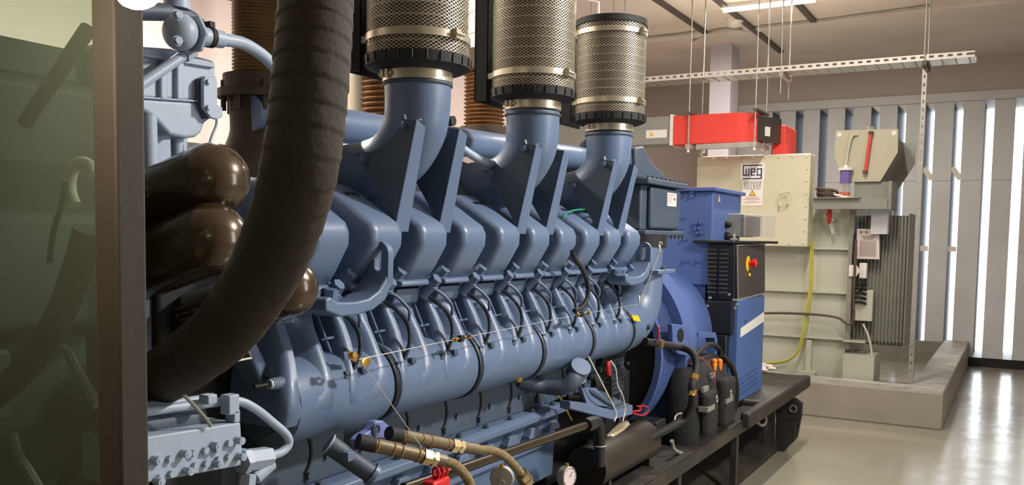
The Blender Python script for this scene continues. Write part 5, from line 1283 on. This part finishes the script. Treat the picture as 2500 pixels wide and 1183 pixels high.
# post
PY = 0.50
pl, pr = at('Y', PY, 230, 600), at('Y', PY+0.03, 359, 600)
PT = thing('steel_post', 'olive-brown steel post standing upright at the left foreground', 'post', ((pl.x+pr.x)/2, PY+0.03, 0))
obj('post_body', MB().box(pl.x, pr.x, PY, PY+0.03, 0.0, 2.30), M_POST, PT, bevel=0.003)
obj('foot_plate', MB().box(pl.x-0.04, pr.x+0.04, PY-0.02, PY+0.07, 0, 0.012), M_POST, PT)
t = thing('dusty_panel', 'dusty see-through acrylic guard panel left of the olive post', 'panel', (pl.x-0.3, PY+0.03, 0.3))
obj('acrylic_sheet', MB().box(-1.25, pl.x+0.002, PY+0.012, PY+0.018, 0.25, 2.30), M_DUSTY, t)
obj('bottom_rail', MB().box(-1.25, pl.x+0.002, PY+0.005, PY+0.04, 0.20, 0.25), M_POST, t)
# machine behind the pane
MC = thing('front_machine_casing', 'grey-green machine casing seen through the dusty panel', 'casing', (-1.9, 1.3, 0.2))
obj('casing_body', MB().box(-2.45, -1.86, 0.55, 1.42, 0.2, 1.98), M_MACH, MC, bevel=0.03)
obj('top_cover', MB().box(-2.40, -1.90, 0.70, 1.38, 1.98, 2.06).cyl((-2.1, 0.95, 2.06), (-2.1, 0.95, 2.12), 0.08), M_MACH, MC, bevel=0.01)
obj('shoulder', MB().prism([(-1.86, 1.80), (-1.70, 1.68), (-1.68, 1.45), (-1.86, 1.40)], 'Y', 0.80, 1.25), M_MACH, MC, bevel=0.02)
obj('lower_box', MB().box(-1.86, -1.66, 0.62, 0.98, 1.28, 1.42), M_MACH, MC, bevel=0.01)
obj('lower_casing', MB().box(-2.3, -1.80, 0.5, 1.40, 0.9, 1.22), M_MACH, MC, bevel=0.02)
obj('diagonal_strut', MB().cyl(at('Y', 0.85, 60, 300), at('Y', 0.85, 215, 70), 0.012), M_BLKM, MC)
cable('pale_hose', 'pale ribbed hose curling over behind the dusty panel', [at('Y', 0.95, x, y) for x, y in ((226, 425), (218, 405), (198, 398), (178, 412), (170, 445), (173, 475), (182, 500))], 0.011, M_WHITEC, n=14)
cable('dark_hose', 'dark hose slanting down to the left behind the dusty panel', [at('Y', 0.80, x, y) for x, y in ((215, 560), (190, 650), (150, 760), (90, 860), (30, 930), (-60, 1000))], 0.021, M_BLKM, n=16)
cable('dark_hose', 'thin dark lead dropping vertically behind the dusty panel', [at('Y', 0.9, x, y) for x, y in ((160, 440), (150, 500), (132, 560), (120, 640))], 0.005, M_BLKM)
cable('pale_hose', 'faint grey hose bending across the lower part of the dusty panel', [at('Y', 0.85, x, y) for x, y in ((110, 835), (160, 855), (185, 900), (215, 950), (240, 990))], 0.008, M_TANKD)
cable('pale_hose', 'faint grey cable in the bottom corner behind the dusty panel', [at('Y', 0.8, x, y) for x, y in ((30, 1060), (45, 1110), (70, 1150), (100, 1200))], 0.008, M_TANKD)

# near lamp at the top of the post
q = at('Y', PY-0.02, 338, -14)
t = thing('bulkhead_lamp', 'bright warm lamp at the top of the olive post', 'lamp', q)
obj('lamp_glass', MB().ball(q, 0.017, (1.3, 0.8, 0.7)), M_LAMPB, t)
obj('lamp_body', MB().box(q.x-0.05, q.x+0.05, q.y+0.0, q.y+0.019, q.z+0.005, q.z+0.07), M_FIT, t)
li = bpy.data.lights.new('lamp_light', 'POINT'); li.energy = 4.5; li.shadow_soft_size = 0.03; li.color = (1.0, 0.93, 0.76)
lo = bpy.data.objects.new('lamp_light', li); COL.objects.link(lo); lo.location = (-0.06, -0.16, 0.0); lo.parent = t

# unseen floodlight added on the aisle side as key light
FLP = V((1.4, 4.2, 3.92)); FLT = V((-1.6, 2.2, 1.3)); fd = (FLT-FLP).normalized()
t = thing('added_floodlight', 'added black floodlight, out of view, hung from the ceiling over the aisle', 'lamp', FLP)
fx, fy, fz = frame(fd)
obj('flood_housing', MB().bar(FLP-fd*0.12, FLP-fd*0.01, 0.34, 0.26), M_PANEL, t, bevel=0.01)
obj('flood_glass', MB().bar(FLP-fd*0.009, FLP-fd*0.003, 0.30, 0.22), M_LAMP, t)
obj('flood_bracket', MB().bar(FLP-fd*0.08, V((FLP.x, FLP.y, ZC)), 0.04, 0.02), M_PANEL, t)
li = bpy.data.lights.new('added_flood_light', 'AREA'); li.shape = 'RECTANGLE'; li.size = 0.30; li.size_y = 0.22; li.energy = 210; li.color = (1.0, 0.96, 0.90)
lo = bpy.data.objects.new('added_flood_light', li); COL.objects.link(lo); lo.parent = t; lo.rotation_euler = fd.to_track_quat('-Z', 'Y').to_euler()

# ================================================================== DAYLIGHT
w = bpy.data.worlds.new('world'); SC.world = w; w.use_nodes = True
bg = w.node_tree.nodes['Background']; bg.inputs['Color'].default_value = (0.86, 0.92, 1.0, 1); bg.inputs['Strength'].default_value = 6.0
def win_light(y0, y1, e):
    li = bpy.data.lights.new('window_daylight', 'AREA'); li.shape = 'RECTANGLE'; li.size = y1-y0; li.size_y = 2.3; li.energy = e; li.color = (0.95, 0.97, 1.0)
    o = bpy.data.objects.new('window_daylight', li); COL.objects.link(o)
    o.location = (XR+0.05, (y0+y1)/2, 2.1); o.rotation_euler = (PI/2, 0, PI/2)
for y0, y1, e in ((3.2, 4.4, 12),): win_light(y0, y1, e)

vs = SC.view_settings
SC.display_settings.display_device = 'sRGB'
vs.view_transform = 'Standard'; vs.look = 'None'; vs.gamma = 1; vs.exposure = 0.0; vs.use_curve_mapping = False
